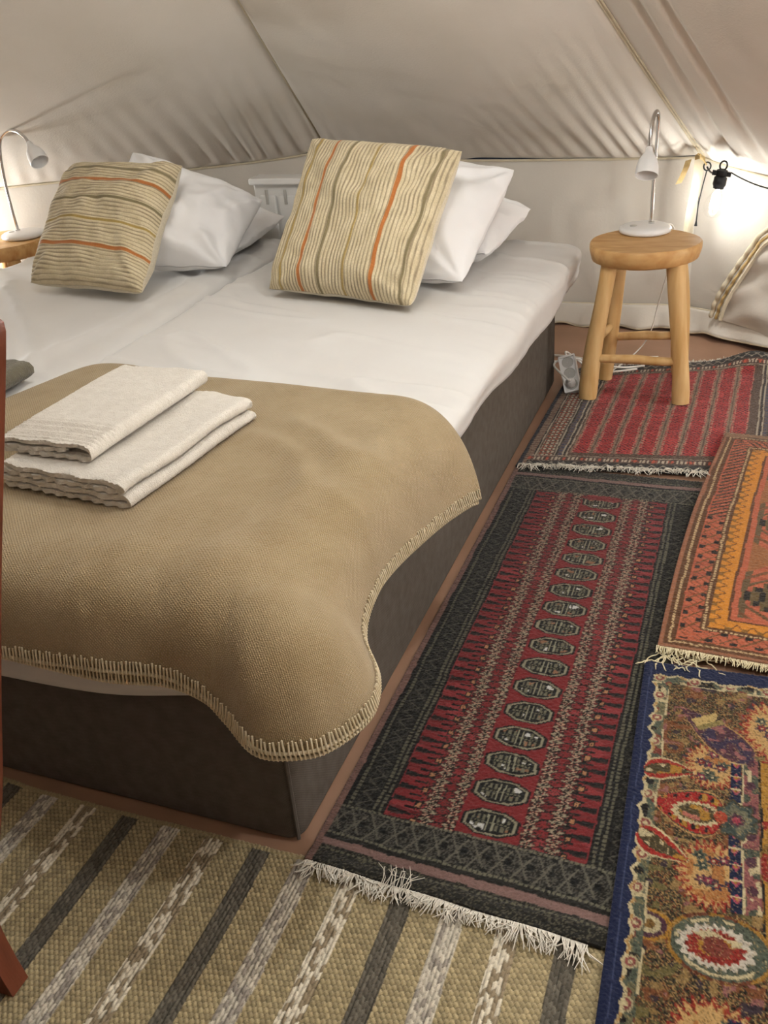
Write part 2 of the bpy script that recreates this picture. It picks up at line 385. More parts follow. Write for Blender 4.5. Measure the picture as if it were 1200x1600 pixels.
# ------------------------------------------------------------------ string lights along the eave
def bulb(name, hang, label, tilt=0.0, watt=BULB_WATT, cat='light bulb'):
    """festoon socket + clear bulb hanging from a point of the cable"""
    x, y, z = hang
    e = empty(name, (x, y, z-0.16)); tag(e, label, cat, 'festoon bulbs on the tent string light')
    Rm_ = Matrix.Rotation(tilt, 3, 'Y')
    def T(p): return Rm_ @ Vector(p)+Vector(hang)
    mb = MB(); mb.tube([T((0.011*math.cos(a), 0, 0.022+0.014*math.sin(a))) for a in np.linspace(0, 2*math.pi, 17)], 0.0028, 6, cap=False)
    mb.build('hanging_ring', M_black, e)
    mb = MB(); mb.lathe([(0.006, 0.012), (0.017, 0.008), (0.018, -0.006), (0.015, -0.010), (0.020, -0.014), (0.021, -0.036), (0.017, -0.044), (0.017, -0.048)], hang, 16, Rm_)
    mb.box(T((0, 0, -0.002)), (0.058, 0.014, 0.014), mtx=Rm_)
    mb.build('socket', M_black, e)
    prof = [(0.012, -0.044), (0.0145, -0.052), (0.018, -0.064), (0.027, -0.082), (0.0325, -0.098), (0.0325, -0.112), (0.028, -0.127), (0.018, -0.138), (0.004, -0.1425)]
    mb = MB(); mb.lathe(prof, hang, 24, Rm_); mb.build('glass_globe', M_glass, e)
    mb = MB(); mb.lathe([(0.003, -0.062), (0.010, -0.070), (0.014, -0.085), (0.014, -0.103), (0.008, -0.112), (0.002, -0.114)], hang, 14, Rm_); mb.build('filament', M_filament, e)
    mb = MB()
    for a in (0.4, 2.2, 3.9, 5.4):
        mb.tube([T((0.004*math.cos(a), 0.004*math.sin(a), -0.050)), T((0.017*math.cos(a), 0.017*math.sin(a), -0.108)), T((0.011*math.cos(a+.5), 0.011*math.sin(a+.5), -0.124))], 0.0007, 5)
    mb.build('filament_support', M_filament, e)
    l = bpy.data.lights.new('bulb_light', 'POINT'); l.energy = watt; l.color = BULB_COLOR; l.shadow_soft_size = 0.022
    lo = bpy.data.objects.new('bulb_light', l); COL.objects.link(lo); lo.location = T((0, 0, -0.095))
    lo.parent = e; lo.matrix_parent_inverse = Matrix.Translation(e.location).inverted()
    return e
hang1 = Py(1128, 270, 2.40)
b1 = bulb('festoon_bulb', hang1, 'lit clear bulb in a black socket hanging above the right stool', tilt=0.14, watt=BULB_WATT*0.085)
def inward(k, t, off, z):
    x, y, _ = eave(k, t); x, y = float(x), float(y); v_ = APEX[:2]-np.array([x, y]); v_ /= np.linalg.norm(v_); return np.array([x+v_[0]*off, y+v_[1]*off, z])
STR = [(1, 0.03, 0.14), (2, 0.02, 0.14), (3, 0.02, 0.14), (NP-2, 0.01, 0.14)]
BPOS = [inward(k, t, o_, 0.60) for k, t, o_ in STR]
LBL = ['lit clear bulb along the right tent wall past the zipped window', 'lit clear bulb on the right tent wall beside the rugs', 'lit clear bulb on the tent wall right of the camera',
       'lit clear bulb at the wall beside the left bedside lamp']
WATT = [1.0, 0.95, 0.10, 1.2]
BE = [bulb('festoon_bulb', p, l_, watt=BULB_WATT*w) for p, l_, w in zip(BPOS, LBL, WATT)]
# added bulbs under the roof seams, out of view, to light bed and rugs
def seam_pt(k, f): return EV[k]+(APEX-EV[k])*f+np.array([0, 0, -0.16])
HIGH = [(0, 0.52, 0.15, 'added unseen bulb high on the roof seam above the bed head'), (0, 0.80, 0.28, 'lit clear bulb near the apex above the bed'),
        (1, 0.58, 0.72, 'added unseen bulb high on the roof seam right of the stool'), (2, 0.48, 0.72, 'added unseen bulb high on the roof seam above the rugs'),
        (NP-1, 0.60, 0.30, 'added unseen bulb high on the roof seam above the left bed')]
for k, f, w, l_ in HIGH: bulb('festoon_bulb', seam_pt(k, f), l_, watt=BULB_WATT*w)
# the black cable from bulb to bulb
def droop(a, b, s_, n=14):
    return [tuple(a+(b-a)*t+np.array([0, 0, -s_*4*t*(1-t)])) for t in np.linspace(0, 1, n)]
ring0 = Py(1105, 261, 2.46)
c1 = MB()
c1.tube(droop(ring0, hang1+np.array([-.028, 0, 0]), 0.004), 0.0028, 6)
p_edge = np.array([0.60, 2.38, float(Py(1200, 296, 2.38)[2])])
path = [hang1+np.array([.028, 0, 0]), p_edge]+[b for b in BPOS[:3]]
for a, b in zip(path[:-1], path[1:]): c1.tube(droop(a, b, 0.006 if b is p_edge else 0.05), 0.0026, 6)
c1.tube([tuple(ring0+np.array([0.011*math.cos(a), 0, 0.002+0.013*math.sin(a)])) for a in np.linspace(0, 2*math.pi, 15)], 0.0026, 6, cap=False)
c1.tube([tuple(p) for p in (ring0+np.array([0, 0, -.01]), Py(1098, 290, 2.47), Py(1091, 320, 2.47), Py(1088, 345, 2.47), Py(1087, 353, 2.47))], [0.0022, 0.002, 0.002, 0.0024, 0.0055], 6)
o = c1.build('light_cable', M_black); tag(o, 'thin black cable of the string light running along the right tent wall', 'cable')
RUNS = {0: 'black cable for the added bulbs above the bed', 1: 'black cable for the added bulb on the roof seam right of the stool',  # unseen cables that carry the added roof bulbs
        2: 'black cable for the added bulb on the roof seam above the rugs', NP-1: 'black cable for the added bulb above the left bed'}
for k, l_ in RUNS.items():
    start = [inward(k, 0.0, .16, .56)] if k in (1, 2) else []
    q_ = start+[seam_pt(k_, f_) for k_, f_, _w, _l in HIGH if k_ == k]+[seam_pt(k, .86)]; pts = []
    for a, b in zip(q_[:-1], q_[1:]): pts += droop(a, b, 0.05)[(1 if pts else 0):]
    tag(MB().tube(pts, 0.0026, 6).build('light_cable', M_black), l_, 'cable')
o = MB().tube(droop(inward(NP-3, 0.4, .14, .60), BPOS[3], 0.06), 0.0026, 6).build('light_cable', M_black)
tag(o, 'black string light cable along the left wall behind the left lamp', 'cable')
# canvas tie strap and toggle at the guy point
def ribbon(mb, pts, w, wdir, th=0.002):
    wd = Vector(wdir).normalized()*w/2; vs = []; fs = []
    for p in pts:
        p = Vector(p); vs += [p-wd+Vector((0, -th/2, 0)), p+wd+Vector((0, -th/2, 0)), p+wd+Vector((0, th/2, 0)), p-wd+Vector((0, th/2, 0))]
    for i in range(len(pts)-1):
        for k in range(4): fs.append((i*4+k, i*4+(k+1) % 4, i*4+4+(k+1) % 4, i*4+4+k))
    fs += [(3, 2, 1, 0), tuple(len(vs)-4+k for k in range(4))]
    mb.add(vs, fs)
mb = MB(); ribbon(mb, [Py(1076, 250, 2.49), Py(1072, 262, 2.47), Py(1066, 276, 2.465), Py(1060, 287, 2.465)], 0.020, (1, 0.1, 0.25))
o = mb.build('tie_strap', M_tan); tag(o, 'short tan webbing tab hanging from the eave above the right stool', 'strap')
mb = MB(); ribbon(mb, [Py(1093, 248, 2.50), Py(1091, 270, 2.485), Py(1086, 300, 2.48), Py(1079, 330, 2.485), Py(1076, 352, 2.49), Py(1072, 400, 2.50)], 0.030, (1, 0.1, 0.0))
o = mb.build('tie_strap', M_tape); tag(o, 'long cream canvas strap hanging down behind the right stool', 'strap')
mb = MB(); ribbon(mb, [Py(1086, 246, 2.47), Py(1094, 244, 2.455), Py(1102, 250, 2.46)], 0.016, (0, 0, 1))
mb.tube([Py(1090, 240, 2.46), Py(1098, 247, 2.455), Py(1104, 258, 2.455)], 0.003, 6)
o = mb.build('corner_patch', M_tan); tag(o, 'tan webbing patch at the tent corner where the cable is hooked', 'patch')

# ------------------------------------------------------------------ beds
def rounded_box(x0, x1, y0, y1, z0, z1, r, seg=6, nz=2, topr=0.012):
    pts = []
    for cx, cy, a0 in ((x1-r, y1-r, 0), (x0+r, y1-r, 90), (x0+r, y0+r, 180), (x1-r, y0+r, 270)):
        for k in range(seg+1):
            a = math.radians(a0+90*k/seg); pts.append((cx+r*math.cos(a), cy+r*math.sin(a)))
    n = len(pts); cx, cy = (x0+x1)/2, (y0+y1)/2
    lev = [(z0, topr*.6), (z0+topr*.5, topr*.15), (z0+topr, 0), (z1-topr, 0), (z1-topr*.4, topr*.2), (z1, topr)]
    vs = []; fs = []
    for z, ins in lev:
        for p in pts:
            dx, dy = cx-p[0], cy-p[1]; vs.append((p[0]+math.copysign(min(ins, abs(dx)), dx), p[1]+math.copysign(min(ins, abs(dy)), dy), z))
    for i in range(len(lev)-1):
        for k in range(n): fs.append((i*n+k, i*n+(k+1) % n, (i+1)*n+(k+1) % n, (i+1)*n+k))
    fs += [tuple(range(n-1, -1, -1)), tuple((len(lev)-1)*n+k for k in range(n))]
    return MB().add(vs, fs)
BOX_TOP = 0.325
def bed(x0, x1, lab_bed, lab_top):
    e = empty('bed_base', ((x0+x1)/2, 1.0, 0)); tag(e, lab_bed, 'bed', 'grey box beds pushed together')
    o = rounded_box(x0, x1, 0.0, 2.0, 0.0, BOX_TOP, 0.028).build('upholstered_box', M_uphol, e); set_uv(o, boxuv)
    for x in (x0+0.006, x1-0.006):
        for y in (0.006, 1.994):
            MB().tube([(x, y, 0.006), (x, y, 0.15), (x, y, BOX_TOP-0.006)], 0.0035, 6).build('corner_seam', M_uphol, e)
    t = rounded_box(x0+0.004, x1-0.004, 0.006, 1.994, BOX_TOP+0.001, 0.424, 0.05, topr=0.03).build('mattress_topper', M_white)
    tag(t, lab_top, 'mattress', 'white topper mattresses')
bed(-0.895, 0.0, 'grey upholstered box bed beside the patterned rugs', 'white topper on the bed beside the patterned rugs')
bed(-1.80, -0.905, 'grey upholstered box bed on the far left', 'white topper on the left bed')

def drape(name, nodes, xl, yh, nA, nB, ztop, M, wr, k1=0.16, k2=0.10, nT=16, parent=None, thick=0.008, lround=0.02, hround=0.01, ch=(0, 0), relax=6, dens=10, sdisp=None, soft=4):
    """cloth over a bed corner. nodes: (kind, Cx, Cy, hx, hy, hz, k1, k2) walking foot-left -> corner -> side-head.
    top sheet is a grid between the left edge xl(b) and inset side, foot inset and head edge yh(a)."""
    CX, CY = ch
    A = crom([n[1:] for n in nodes], dens)
    nod = np.array([n[1:] for n in nodes], float)
    isfoot = [n[0] == 'f' for n in nodes]; nf = sum(isfoot); iss = [n[0] == 's' for n in nodes]; ns = sum(iss)
    foot = A[:(nf-1)*dens+1].copy(); side = A[-((ns-1)*dens+1):].copy(); corner = A[(nf-1)*dens:-((ns-1)*dens)]
    corner = corner.copy(); corner[:, 0] = CX; corner[:, 1] = CY
    foot[:, 1] = CY; foot[-1, 0] = CX; side[:, 0] = CX; side[0, 1] = CY
    foot[:, 0] = np.minimum(foot[:, 0], CX)
    b_of = (side[:, 1]-CY)/(side[-1, 1]-CY); a_of = (foot[:, 0]-foot[0, 0])/(CX-foot[0, 0])
    V = []; F = []; UVv = []
    def topz(x, y, a, b):
        return ztop+wr(x, y)-lround*np.clip(1-a/0.05, 0, 1)**2-hround*np.clip((b-0.96)/0.04, 0, 1)**2
    # top grid
    Xg = np.zeros((len(b_of), len(a_of))); Yg = Xg.copy(); Zg = Xg.copy()
    for j, b in enumerate(b_of):
        for i, a in enumerate(a_of):
            x = xl(b)*(1-a)+CX*a; y = CY+b*(yh(a)-CY); Xg[j, i] = x; Yg[j, i] = y; Zg[j, i] = topz(x, y, a, b)
    base = 0
    nj, ni = Xg.shape
    for j in range(nj):
        for i in range(ni): V.append((Xg[j, i], Yg[j, i], Zg[j, i])); UVv.append((Xg[j, i], Yg[j, i]))
    for j in range(nj-1):
        for i in range(ni-1): F.append((j*ni+i, j*ni+i+1, (j+1)*ni+i+1, (j+1)*ni+i))
    hems = []
    def strip(starts, rows, ndir):
        k0 = len(V); n = len(rows)
        for q in range(n):
            S = np.array(starts[q]); h = rows[q][2:5]; kk1, kk2 = rows[q][5], rows[q][6]; nn = np.array([*ndir(q), 0.0])
            c1_ = S+nn*kk1; back = np.array([S[0]-h[0], S[1]-h[1], 0]); ln = np.linalg.norm(back)
            c2_ = h+np.array([0, 0, kk2])-nn*0.15*kk2; pp = None; arc = 0; prev = S
            for t in np.linspace(0, 1, nT):
                p = S*(1-t)**3+3*c1_*t*(1-t)**2+3*c2_*t*t*(1-t)+h*t**3
                arc += np.linalg.norm(p-prev); prev = p
                if sdisp: p = p+(nn*0.8+np.array([0, 0, .6]))*sdisp(S[0]+h[0], S[1]+h[1], arc)*min(1, t*6)
                V.append(tuple(p)); UVv.append((S[0]+nn[0]*arc, S[1]+nn[1]*arc))
            nrm_ = nn*0.9+np.array([0, 0, .25]); hems.append((np.array(h), np.array(V[-3])-np.array(h), nn))
        for q in range(n-1):
            for t in range(nT-1): F.append((k0+q*nT+t, k0+q*nT+t+1, k0+(q+1)*nT+t+1, k0+(q+1)*nT+t))
    fs_ = [(Xg[0, i], Yg[0, i], Zg[0, i]) for i in range(ni)]
    strip(fs_, foot, lambda q: (0, -1))
    cs = [(Xg[0, -1], Yg[0, -1], Zg[0, -1])]*len(corner)
    def cdir(q):
        f = q/(len(corner)-1)*math.pi/2; return (math.sin(f), -math.cos(f))
    strip(cs, corner, cdir)
    ss = [(Xg[j, -1], Yg[j, -1], Zg[j, -1]) for j in range(nj)]
    strip(ss, side, lambda q: (1, 0))
    me = bpy.data.meshes.new(name); me.from_pydata(V, [], F); me.update()
    l = me.uv_layers.new(name='UVMap'); vi = np.empty(len(me.loops), np.int32); me.loops.foreach_get('vertex_index', vi)
    l.data.foreach_set('uv', np.array(UVv, np.float32)[vi].ravel())
    bm = bmesh.new(); bm.from_mesh(me); bmesh.ops.remove_doubles(bm, verts=bm.verts[:], dist=0.0004)
    bmesh.ops.recalc_face_normals(bm, faces=bm.faces[:])
    if sum(f.normal.z for f in bm.faces) < 0: bmesh.ops.reverse_faces(bm, faces=bm.faces[:])
    inner = [(v, [e.other_vert(v) for e in v.link_edges]) for v in bm.verts if not v.is_boundary]
    for it in range(relax):
        if it == soft: inner = [q for q in inner if math.hypot(q[0].co.x-CX, q[0].co.y-CY) < 0.24]
        new = [v.co.lerp(sum((q.co for q in nb), Vector())/len(nb), 0.5) for v, nb in inner]
        for (v, nb), c_ in zip(inner, new): v.co = c_
    bm.to_mesh(me); bm.free()
    co = np.empty(len(me.vertices)*3, np.float32); me.vertices.foreach_get('co', co); co = co.reshape(-1, 3)
    dxy = np.stack([np.maximum(0, co[:, 0]-CX), np.minimum(0, co[:, 1]-CY)], -1); dxy /= np.linalg.norm(dxy, axis=1)[:, None]+1e-6
    uvv = co[:, :2]+dxy*np.maximum(0, ztop-co[:, 2])[:, None]*0.85
    vi = np.empty(len(me.loops), np.int32); me.loops.foreach_get('vertex_index', vi); me.uv_layers['UVMap'].data.foreach_set('uv', uvv[vi].astype(np.float32).ravel())
    me.materials.append(M); me.polygons.foreach_set('use_smooth', [True]*len(me.polygons))
    o = bpy.data.objects.new(name, me); COL.objects.link(o)
    if parent: o.parent = parent
    if thick:
        sd = o.modifiers.new('thick', 'SOLIDIFY'); sd.thickness = thick; sd.offset = -1
    if dens < 20:
        ss_ = o.modifiers.new('smooth', 'SUBSURF'); ss_.levels = 1; ss_.render_levels = 1
    return o, hems, (Xg, Yg, Zg)

# white duvets (one per bed); the right one bulges over the bed side
def crease(x, y, ang, pitch, seed, sharp=13.0):
    c_, s_ = math.cos(ang), math.sin(ang); u = x*c_+y*s_; v = -x*s_+y*c_
    n = vnoise(u/pitch+0.9*vnoise(v*2.0, u*2.0, 1.0, seed+9), v*1.3, 1.0, seed); return float((1-abs(n))**sharp)
def wr_duvet(x, y):
    w = 0.017*crease(x, y, 1.05, 0.12, 31)*(0.6+0.6*vnoise(x*2.5, y*2.5, 1.0, 30))+0.012*crease(x, y, 1.25, 0.08, 32)*(0.5+0.5*vnoise(x*3, y*3, 1.0, 36))
    w += 0.008*vnoise(x*3, y*3, 1.0, 33)-0.004
    return float(w)
def sd_duvet(x, y, a):
    y = y/2
    return float(0.006*vnoise(y*11, a*6, 1.0, 34)+0.003*vnoise(y*30, a*12, 1.0, 35)-0.004*math.exp(-((a-0.105)/0.006)**2)-0.003*math.exp(-((a-0.15)/0.006)**2))
nd = [('f', -0.895, .10, -0.895, -.03, .27, .14, .07), ('f', -0.6, .10, -.6, -.03, .262, .14, .07), ('f', -0.3, .10, -.3, -.03, .268, .14, .07), ('f', -.10, .10, -.10, -.028, .305, .14, .07),
      ('c', -.10, .10, -.03, -.02, .30, .14, .07), ('c', -.10, .10, .018, .0, .31, .14, .06), ('c', -.10, .10, .025, .05, .32, .14, .06),
      ('s', -.10, .10, .03, .10, .325, .13, .06), ('s', -.10, .3, .026, .3, .335, .13, .05), ('s', -.10, .55, .030, .55, .36, .15, .05), ('s', -.10, .70, .055, .70, .375, .20, .04),
      ('s', -.10, .97, .050, .97, .368, .23, .04), ('s', -.10, 1.2, .053, 1.2, .342, .235, .05), ('s', -.10, 1.42, .048, 1.42, .332, .23, .06), ('s', -.10, 1.65, .056, 1.65, .326, .23, .06),
      ('s', -.10, 1.85, .05, 1.85, .330, .235, .06), ('s', -.10, 2.0, .06, 2.04, .345, .235, .06), ('s', -.10, 2.10, .03, 2.13, .37, .18, .05)]
o, _, _ = drape('duvet', nd, lambda b: -0.897, lambda a: 2.06+0.03*a, 0, 0, 0.452, M_white, wr_duvet, thick=0.012, lround=0.030, hround=0.03, ch=(-.10, .10), dens=26, relax=14, sdisp=sd_duvet, soft=1)
tag(o, 'white duvet spread over the bed beside the patterned rugs', 'duvet', 'white duvets')
def wr_duvet2(x, y):
    w = 0.023*crease(x, y, 0.80, 0.11, 41)*(0.6+0.6*vnoise(x*2.5, y*2.5, 1.0, 40))+0.017*crease(x, y, 0.95, 0.07, 42)*(0.5+0.5*vnoise(x*3, y*3, 1.0, 46))
    w += 0.008*vnoise(x*3, y*3, 1.0, 43)-0.006+0.010*math.exp(-(((x+1.03)-(y-1.2)*0.10)/0.03)**2)
    return float(w)
X2 = -0.985
nd2 = [('f', -1.80, .10, -1.80, -.03, .27, .14, .07), ('f', -1.4, .10, -1.4, -.03, .262, .14, .07), ('f', X2, .10, X2, -.03, .27, .14, .07),
       ('c', X2, .10, -.94, -.025, .29, .13, .07), ('c', X2, .10, -.912, .02, .34, .12, .05),
       ('s', X2, .10, -.908, .10, .385, .075, .03), ('s', X2, .6, -.906, .6, .40, .072, .02), ('s', X2, 1.1, -.907, 1.1, .395, .075, .02), ('s', X2, 1.6, -.906, 1.6, .40, .072, .02), ('s', X2, 2.06, -.91, 2.06, .395, .072, .02)]
o, _, _ = drape('duvet', nd2, lambda b: -1.862, lambda a: 2.06, 0, 0, 0.444, M_white, wr_duvet2, thick=0.012, lround=0.06, hround=0.03, ch=(X2, .10), dens=36, relax=14, soft=1)
tag(o, 'white duvet with long creases on the left bed', 'duvet', 'white duvets')

# beige wool blanket over the foot of the right bed
def wr_bl(x, y):
    w = 0.004*vnoise(x*4, y*4, 1.2, 51)
    # soft ridges running round the corner and towards the foot
    r = math.hypot(x+0.34, y-0.20)
    w += 0.012*math.exp(-((r-0.285)/0.024)**2)*max(0, min(1, (x+0.30)/0.10))*max(0, min(1, (y-0.22)/0.1))
    w += 0.011*math.exp(-((r-0.365)/0.022)**2)*max(0, min(1, (x+0.25)/0.10))*max(0, min(1, (y-0.30)/0.1))
    w += 0.018*math.exp(-((x+0.125-0.25*y)/0.030)**2)*max(0, 1-y/0.30)
    w += 0.013*math.exp(-((x+0.27-0.10*y)/0.032)**2)*max(0, 1-y/0.25)
    w += -0.004*max(0, 1-((x+0.45)/0.22)**2)*max(0, 1-((y-0.40)/0.25)**2)
    return w
C_ = (-0.065, 0.065)
bn = [('f', -0.955, .065, -0.97, -.055, .340, .115, .06), ('f', -.70, .065, -.70, -.058, .334, .115, .06), ('f', -.44, .065, -.44, -.060, .335, .115, .06),
      ('f', -.26, .065, -.26, -.056, .341, .115, .06), ('f', -.16, .065, -.155, -.048, .345, .11, .05), ('f', -.065, .065, -.085, -.058, .335, .12, .05),
      ('c', -.065, .065, -.040, -.072, .318, .122, .05), ('c', -.065, .065, .020, -.102, .301, .130, .07), ('c', -.065, .065, .078, -.090, .299, .135, .075), ('c', -.065, .065, .115, -.060, .299, .140, .075),
      ('c', -.065, .065, .142, .010, .299, .140, .075), ('c', -.065, .065, .126, .080, .301, .130, .07),
      ('s', -.065, .065, .076, .155, .308, .125, .06), ('s', -.065, .20, .062, .235, .326, .115, .05), ('s', -.065, .34, .061, .35, .322, .115, .05), ('s', -.065, .50, .082, .530, .303, .12, .06),
      ('s', -.065, .64, .108, .635, .293, .125, .07), ('s', -.065, .725, .122, .665, .290, .13, .06)]
def xl_bl(b): return -0.975+0.10*b**2.2+0.03*max(0, (b-.9)/.1)**2
def yh_bl(a): return 0.735+0.055*math.exp(-((a-0.10)/0.16)**2)+0.030*math.exp(-((a-.45)/.3)**2)-0.012*a-0.05*max(0, 1-a/.05)**2
bl, hems, topg = drape('wool_blanket', bn, xl_bl, yh_bl, 0, 0, 0.474, M_blanket, wr_bl, thick=0.007, lround=0.030, hround=0.008, ch=C_, nT=20, relax=50, dens=14, soft=2)
tag(bl, 'beige wool blanket with stitched edge draped over the bed foot', 'blanket')
def under(k, cx, cy, hx, hy, hz, k1, k2):
    if k == 'f': return (k, cx, cy, hx, hy+.004, hz-(0.004+0.018*max(0, math.sin((hx+.46)*7.0))), k1-.008, k2)
    if k == 'c': return (k, cx, cy, hx-.004, hy+.003, hz-0.013, k1-.008, k2)
    return (k, cx, cy, hx-.006, hy-.004, hz-0.010, k1-.008, k2)
bn2 = [under(*n) for n in bn]
bl2, hems2, _ = drape('under_layer', bn2, xl_bl, yh_bl, 0, 0, 0.4665, M_blanket, wr_bl, thick=0.005, lround=0.03, hround=0.012, ch=C_, nT=20, parent=bl, relax=50, dens=14, soft=2)
def stitches(hems, name, step=0.0062, lift=0.003, ln=0.019):
    """whip stitches across the hem plus the yarn that runs along the edge"""
    H = np.array([h[0] for h in hems]); I = np.array([h[1] for h in hems]); Nn = np.array([h[2] for h in hems])
    d_ = np.linalg.norm(np.diff(H, axis=0), axis=1); s = np.concatenate([[0], np.cumsum(d_)]); keep = np.concatenate([[True], d_ > 1e-6]); s, H, I, Nn = s[keep], H[keep], I[keep], Nn[keep]
    mb = MB(); q = np.arange(0, s[-1], step)
    ip = lambda A_, x: np.array([np.interp(x, s, A_[:, k]) for k in range(3)])
    for j, x in enumerate(q):
        h, i_, n_ = ip(H, x), ip(I, x), ip(Nn, x); tn = ip(H, min(x+.003, s[-1]))-ip(H, max(x-.003, 0)); tn /= np.linalg.norm(tn)+1e-9
        i_ = i_/(np.linalg.norm(i_)+1e-9); out = np.cross(tn, i_); out /= np.linalg.norm(out)+1e-9
        if out@n_ < 0: out = -out
        L_ = ln*(0.85+0.3*random.random()); sk = tn*0.0015*random.uniform(-1, 1)
        mb.tube([h-out*0.004, h-i_*0.003+out*0.0005, h+out*lift, h+i_*L_+out*(lift*0.55)+sk], 0.0016, 5)
    mb.tube([ip(H, x)-ip(I, x)*0.02 for x in np.arange(0, s[-1], step*1.5)], 0.0026, 6)
    return mb.build(name, M_stitch, bl)
stitches(hems, 'edge_stitching'); stitches(hems2, 'edge_stitching')

# ------------------------------------------------------------------ folded towels
def ribbon_towel(path, th, y0, y1, ny, wob, name, M, shear=0.0, band=None, fuzz=0.0012, seed=1, loc=(0, 0, 0), rz=0.0, zz=0.0):
    """folded terry cloth: a ribbon path in the x-z section, thickened, run along y"""
    P = np.array(path, float); n = len(P)
    T = np.gradient(P, axis=0); T /= np.linalg.norm(T, axis=1)[:, None]; Nm = np.stack([-T[:, 1], T[:, 0]], -1)
    out = np.vstack([P+Nm*th/2, P[-1:]+T[-1:]*th*.35, (P-Nm*th/2)[::-1], P[:1]-T[:1]*th*.35]); m_ = len(out)
    r = np.random.default_rng(seed); V = []; F = []
    ys = np.linspace(y0, y1, ny)
    side = np.concatenate([np.arange(n), [n], np.arange(n)[::-1], [0]])
    for j, y in enumerate(ys):
        f = (y-y0)/(y1-y0); edge = min(f, 1-f)*(y1-y0); sq = 1-0.06*math.exp(-edge/0.010)
        ox = wob*vnoise(np.array([y*6.0]), np.array([seed*3.1]), 1.0, seed)[0]
        bz = 0.0
        for i in range(m_):
            x, z = out[i]; s_ = i/m_
            yy = y
            if j == 0 or j == ny-1: yy = y+0.0025*math.sin(x*160+side[min(i, len(side)-1)]*.3)*(1 if j == 0 else -1)
            if j == 0: yy += zz*math.sin(x*300+i)
            bumpz = 0.0
            if band and band[0] < y-y0 < band[1]: bumpz = 0.0016*math.sin((y-y0)*2*math.pi/0.0105)-0.001
            jx, jz = r.normal(0, fuzz, 2) if not (band and y-y0 < band[1]) else r.normal(0, fuzz*.3, 2)
            V.append((x+ox+jx+shear*f, yy+r.normal(0, fuzz*.5), max(0.0005, z*sq+jz+bumpz*(1 if z > th else 0)+0.004*vnoise(np.array([x*9]), np.array([y*9]), 1.0, seed+5)[0]*min(1, z/.02))))
    for j in range(ny-1):
        for i in range(m_): F.append((j*m_+i, j*m_+(i+1) % m_, (j+1)*m_+(i+1) % m_, (j+1)*m_+i))
    def cap(j, flip):
        b = j*m_
        for i in range(n-1):
            q = (b+i, b+i+1, b+m_-2-i-1, b+m_-2-i); F.append(q if flip else q[::-1])
        F.append((b+n-1, b+n, b+n+1)); F.append((b+0, b+m_-2, b+m_-1))
    cap(0, True); cap(ny-1, False)
    mb = MB(); mb.add(V, F); o = mb.build(name, M); o.location = loc; o.rotation_euler = (0, 0, rz); return o
def resample(pts, step):
    P = np.array(pts, float); d_ = np.linalg.norm(np.diff(P, axis=0), axis=1); s = np.concatenate([[0], np.cumsum(d_)])
    q = np.linspace(0, s[-1], int(s[-1]/step)+2); return np.stack([np.interp(q, s, P[:, k]) for k in range(2)], -1)
def arcpts(cx, cz, r, a0, a1, n=9): return [(cx+r*math.cos(math.radians(a)), cz+r*math.sin(math.radians(a))) for a in np.linspace(a0, a1, n)]
W = 0.285; t_ = 0.0086; h_ = t_+0.0036
# bottom towel: four layers, folds on the right and the left
p = [(0.012, t_/2), (W-h_/2, t_/2)]+arcpts(W-h_/2, t_/2+h_/2, h_/2, -90, 90)+[(W-.02, t_/2+h_), (h_/2, t_/2+h_)]+arcpts(h_/2, t_/2+1.5*h_, h_/2, 270, 90)
p += [(W-h_/2-.006, t_/2+2*h_)]+arcpts(W-h_/2-.006, t_/2+2.5*h_, h_/2, -90, 90)+[(0.02, t_/2+3*h_)]
TZ = 0.476
tow1 = ribbon_towel(resample(p, 0.0042), t_, 0, 0.372, 110, 0.004, 'bath_towel', M_towel, band=None, seed=3, loc=(-0.607, 0.200, TZ), rz=-0.10, zz=0.0012, fuzz=0.00045)
tag(tow1, 'folded off-white bath towel lying on the beige blanket', 'towel')
# upper towel: loosely rolled over
W2 = 0.215; t2 = 0.0088; H2 = 0.029
p = [(W2*.60, t2*.5+.012), (W2-.016-.004, t2*.5+.0115)]+arcpts(W2-.020, t2*.5+.0215, .010, -90, 60, 7)
p = [(0.02, t2*.5), (W2-H2/2, t2*.5)]+arcpts(W2-H2/2-.001, t2*.5+H2/2-.005, H2/2-.005, -90, 90, 12)+[(W2*.55, H2-t2*.5+.001), (.020, H2-t2*.5-.002)]+arcpts(.018, H2-t2*.5-.0075, .0055, 90, 270, 7)+[(W2*.35, H2-t2*.5-.0135), (W2*.72, t2*1.5+.003)]
tow2 = ribbon_towel(resample(p, 0.0042), t2*.86, 0, 0.355, 120, 0.005, 'hand_towel', M_towel, band=(0.006, 0.085), seed=9, loc=(-0.628, 0.232, TZ+4*h_+0.0005), rz=-0.05, zz=0.0015, fuzz=0.0004)
tag(tow2, 'smaller off-white towel with ribbed border on top of the bath towel', 'towel')
# olive blanket folded on the left bed, its rounded end showing
W3 = 0.50; t3 = 0.02; 
p = [(0.01, t3/2), (W3-.018, t3/2)]+arcpts(W3-.018, t3/2+.0115, .0115, -90, 90)+[(.02, t3/2+.023)]
ol = ribbon_towel(resample(p, 0.008), t3, 0, 0.42, 70, 0.004, 'folded_blanket', M_olive, seed=14, loc=(-1.445, 0.285, 0.452), rz=0.02, fuzz=0.0006)
tag(ol, 'olive grey wool blanket folded on the left bed behind the chair', 'blanket')

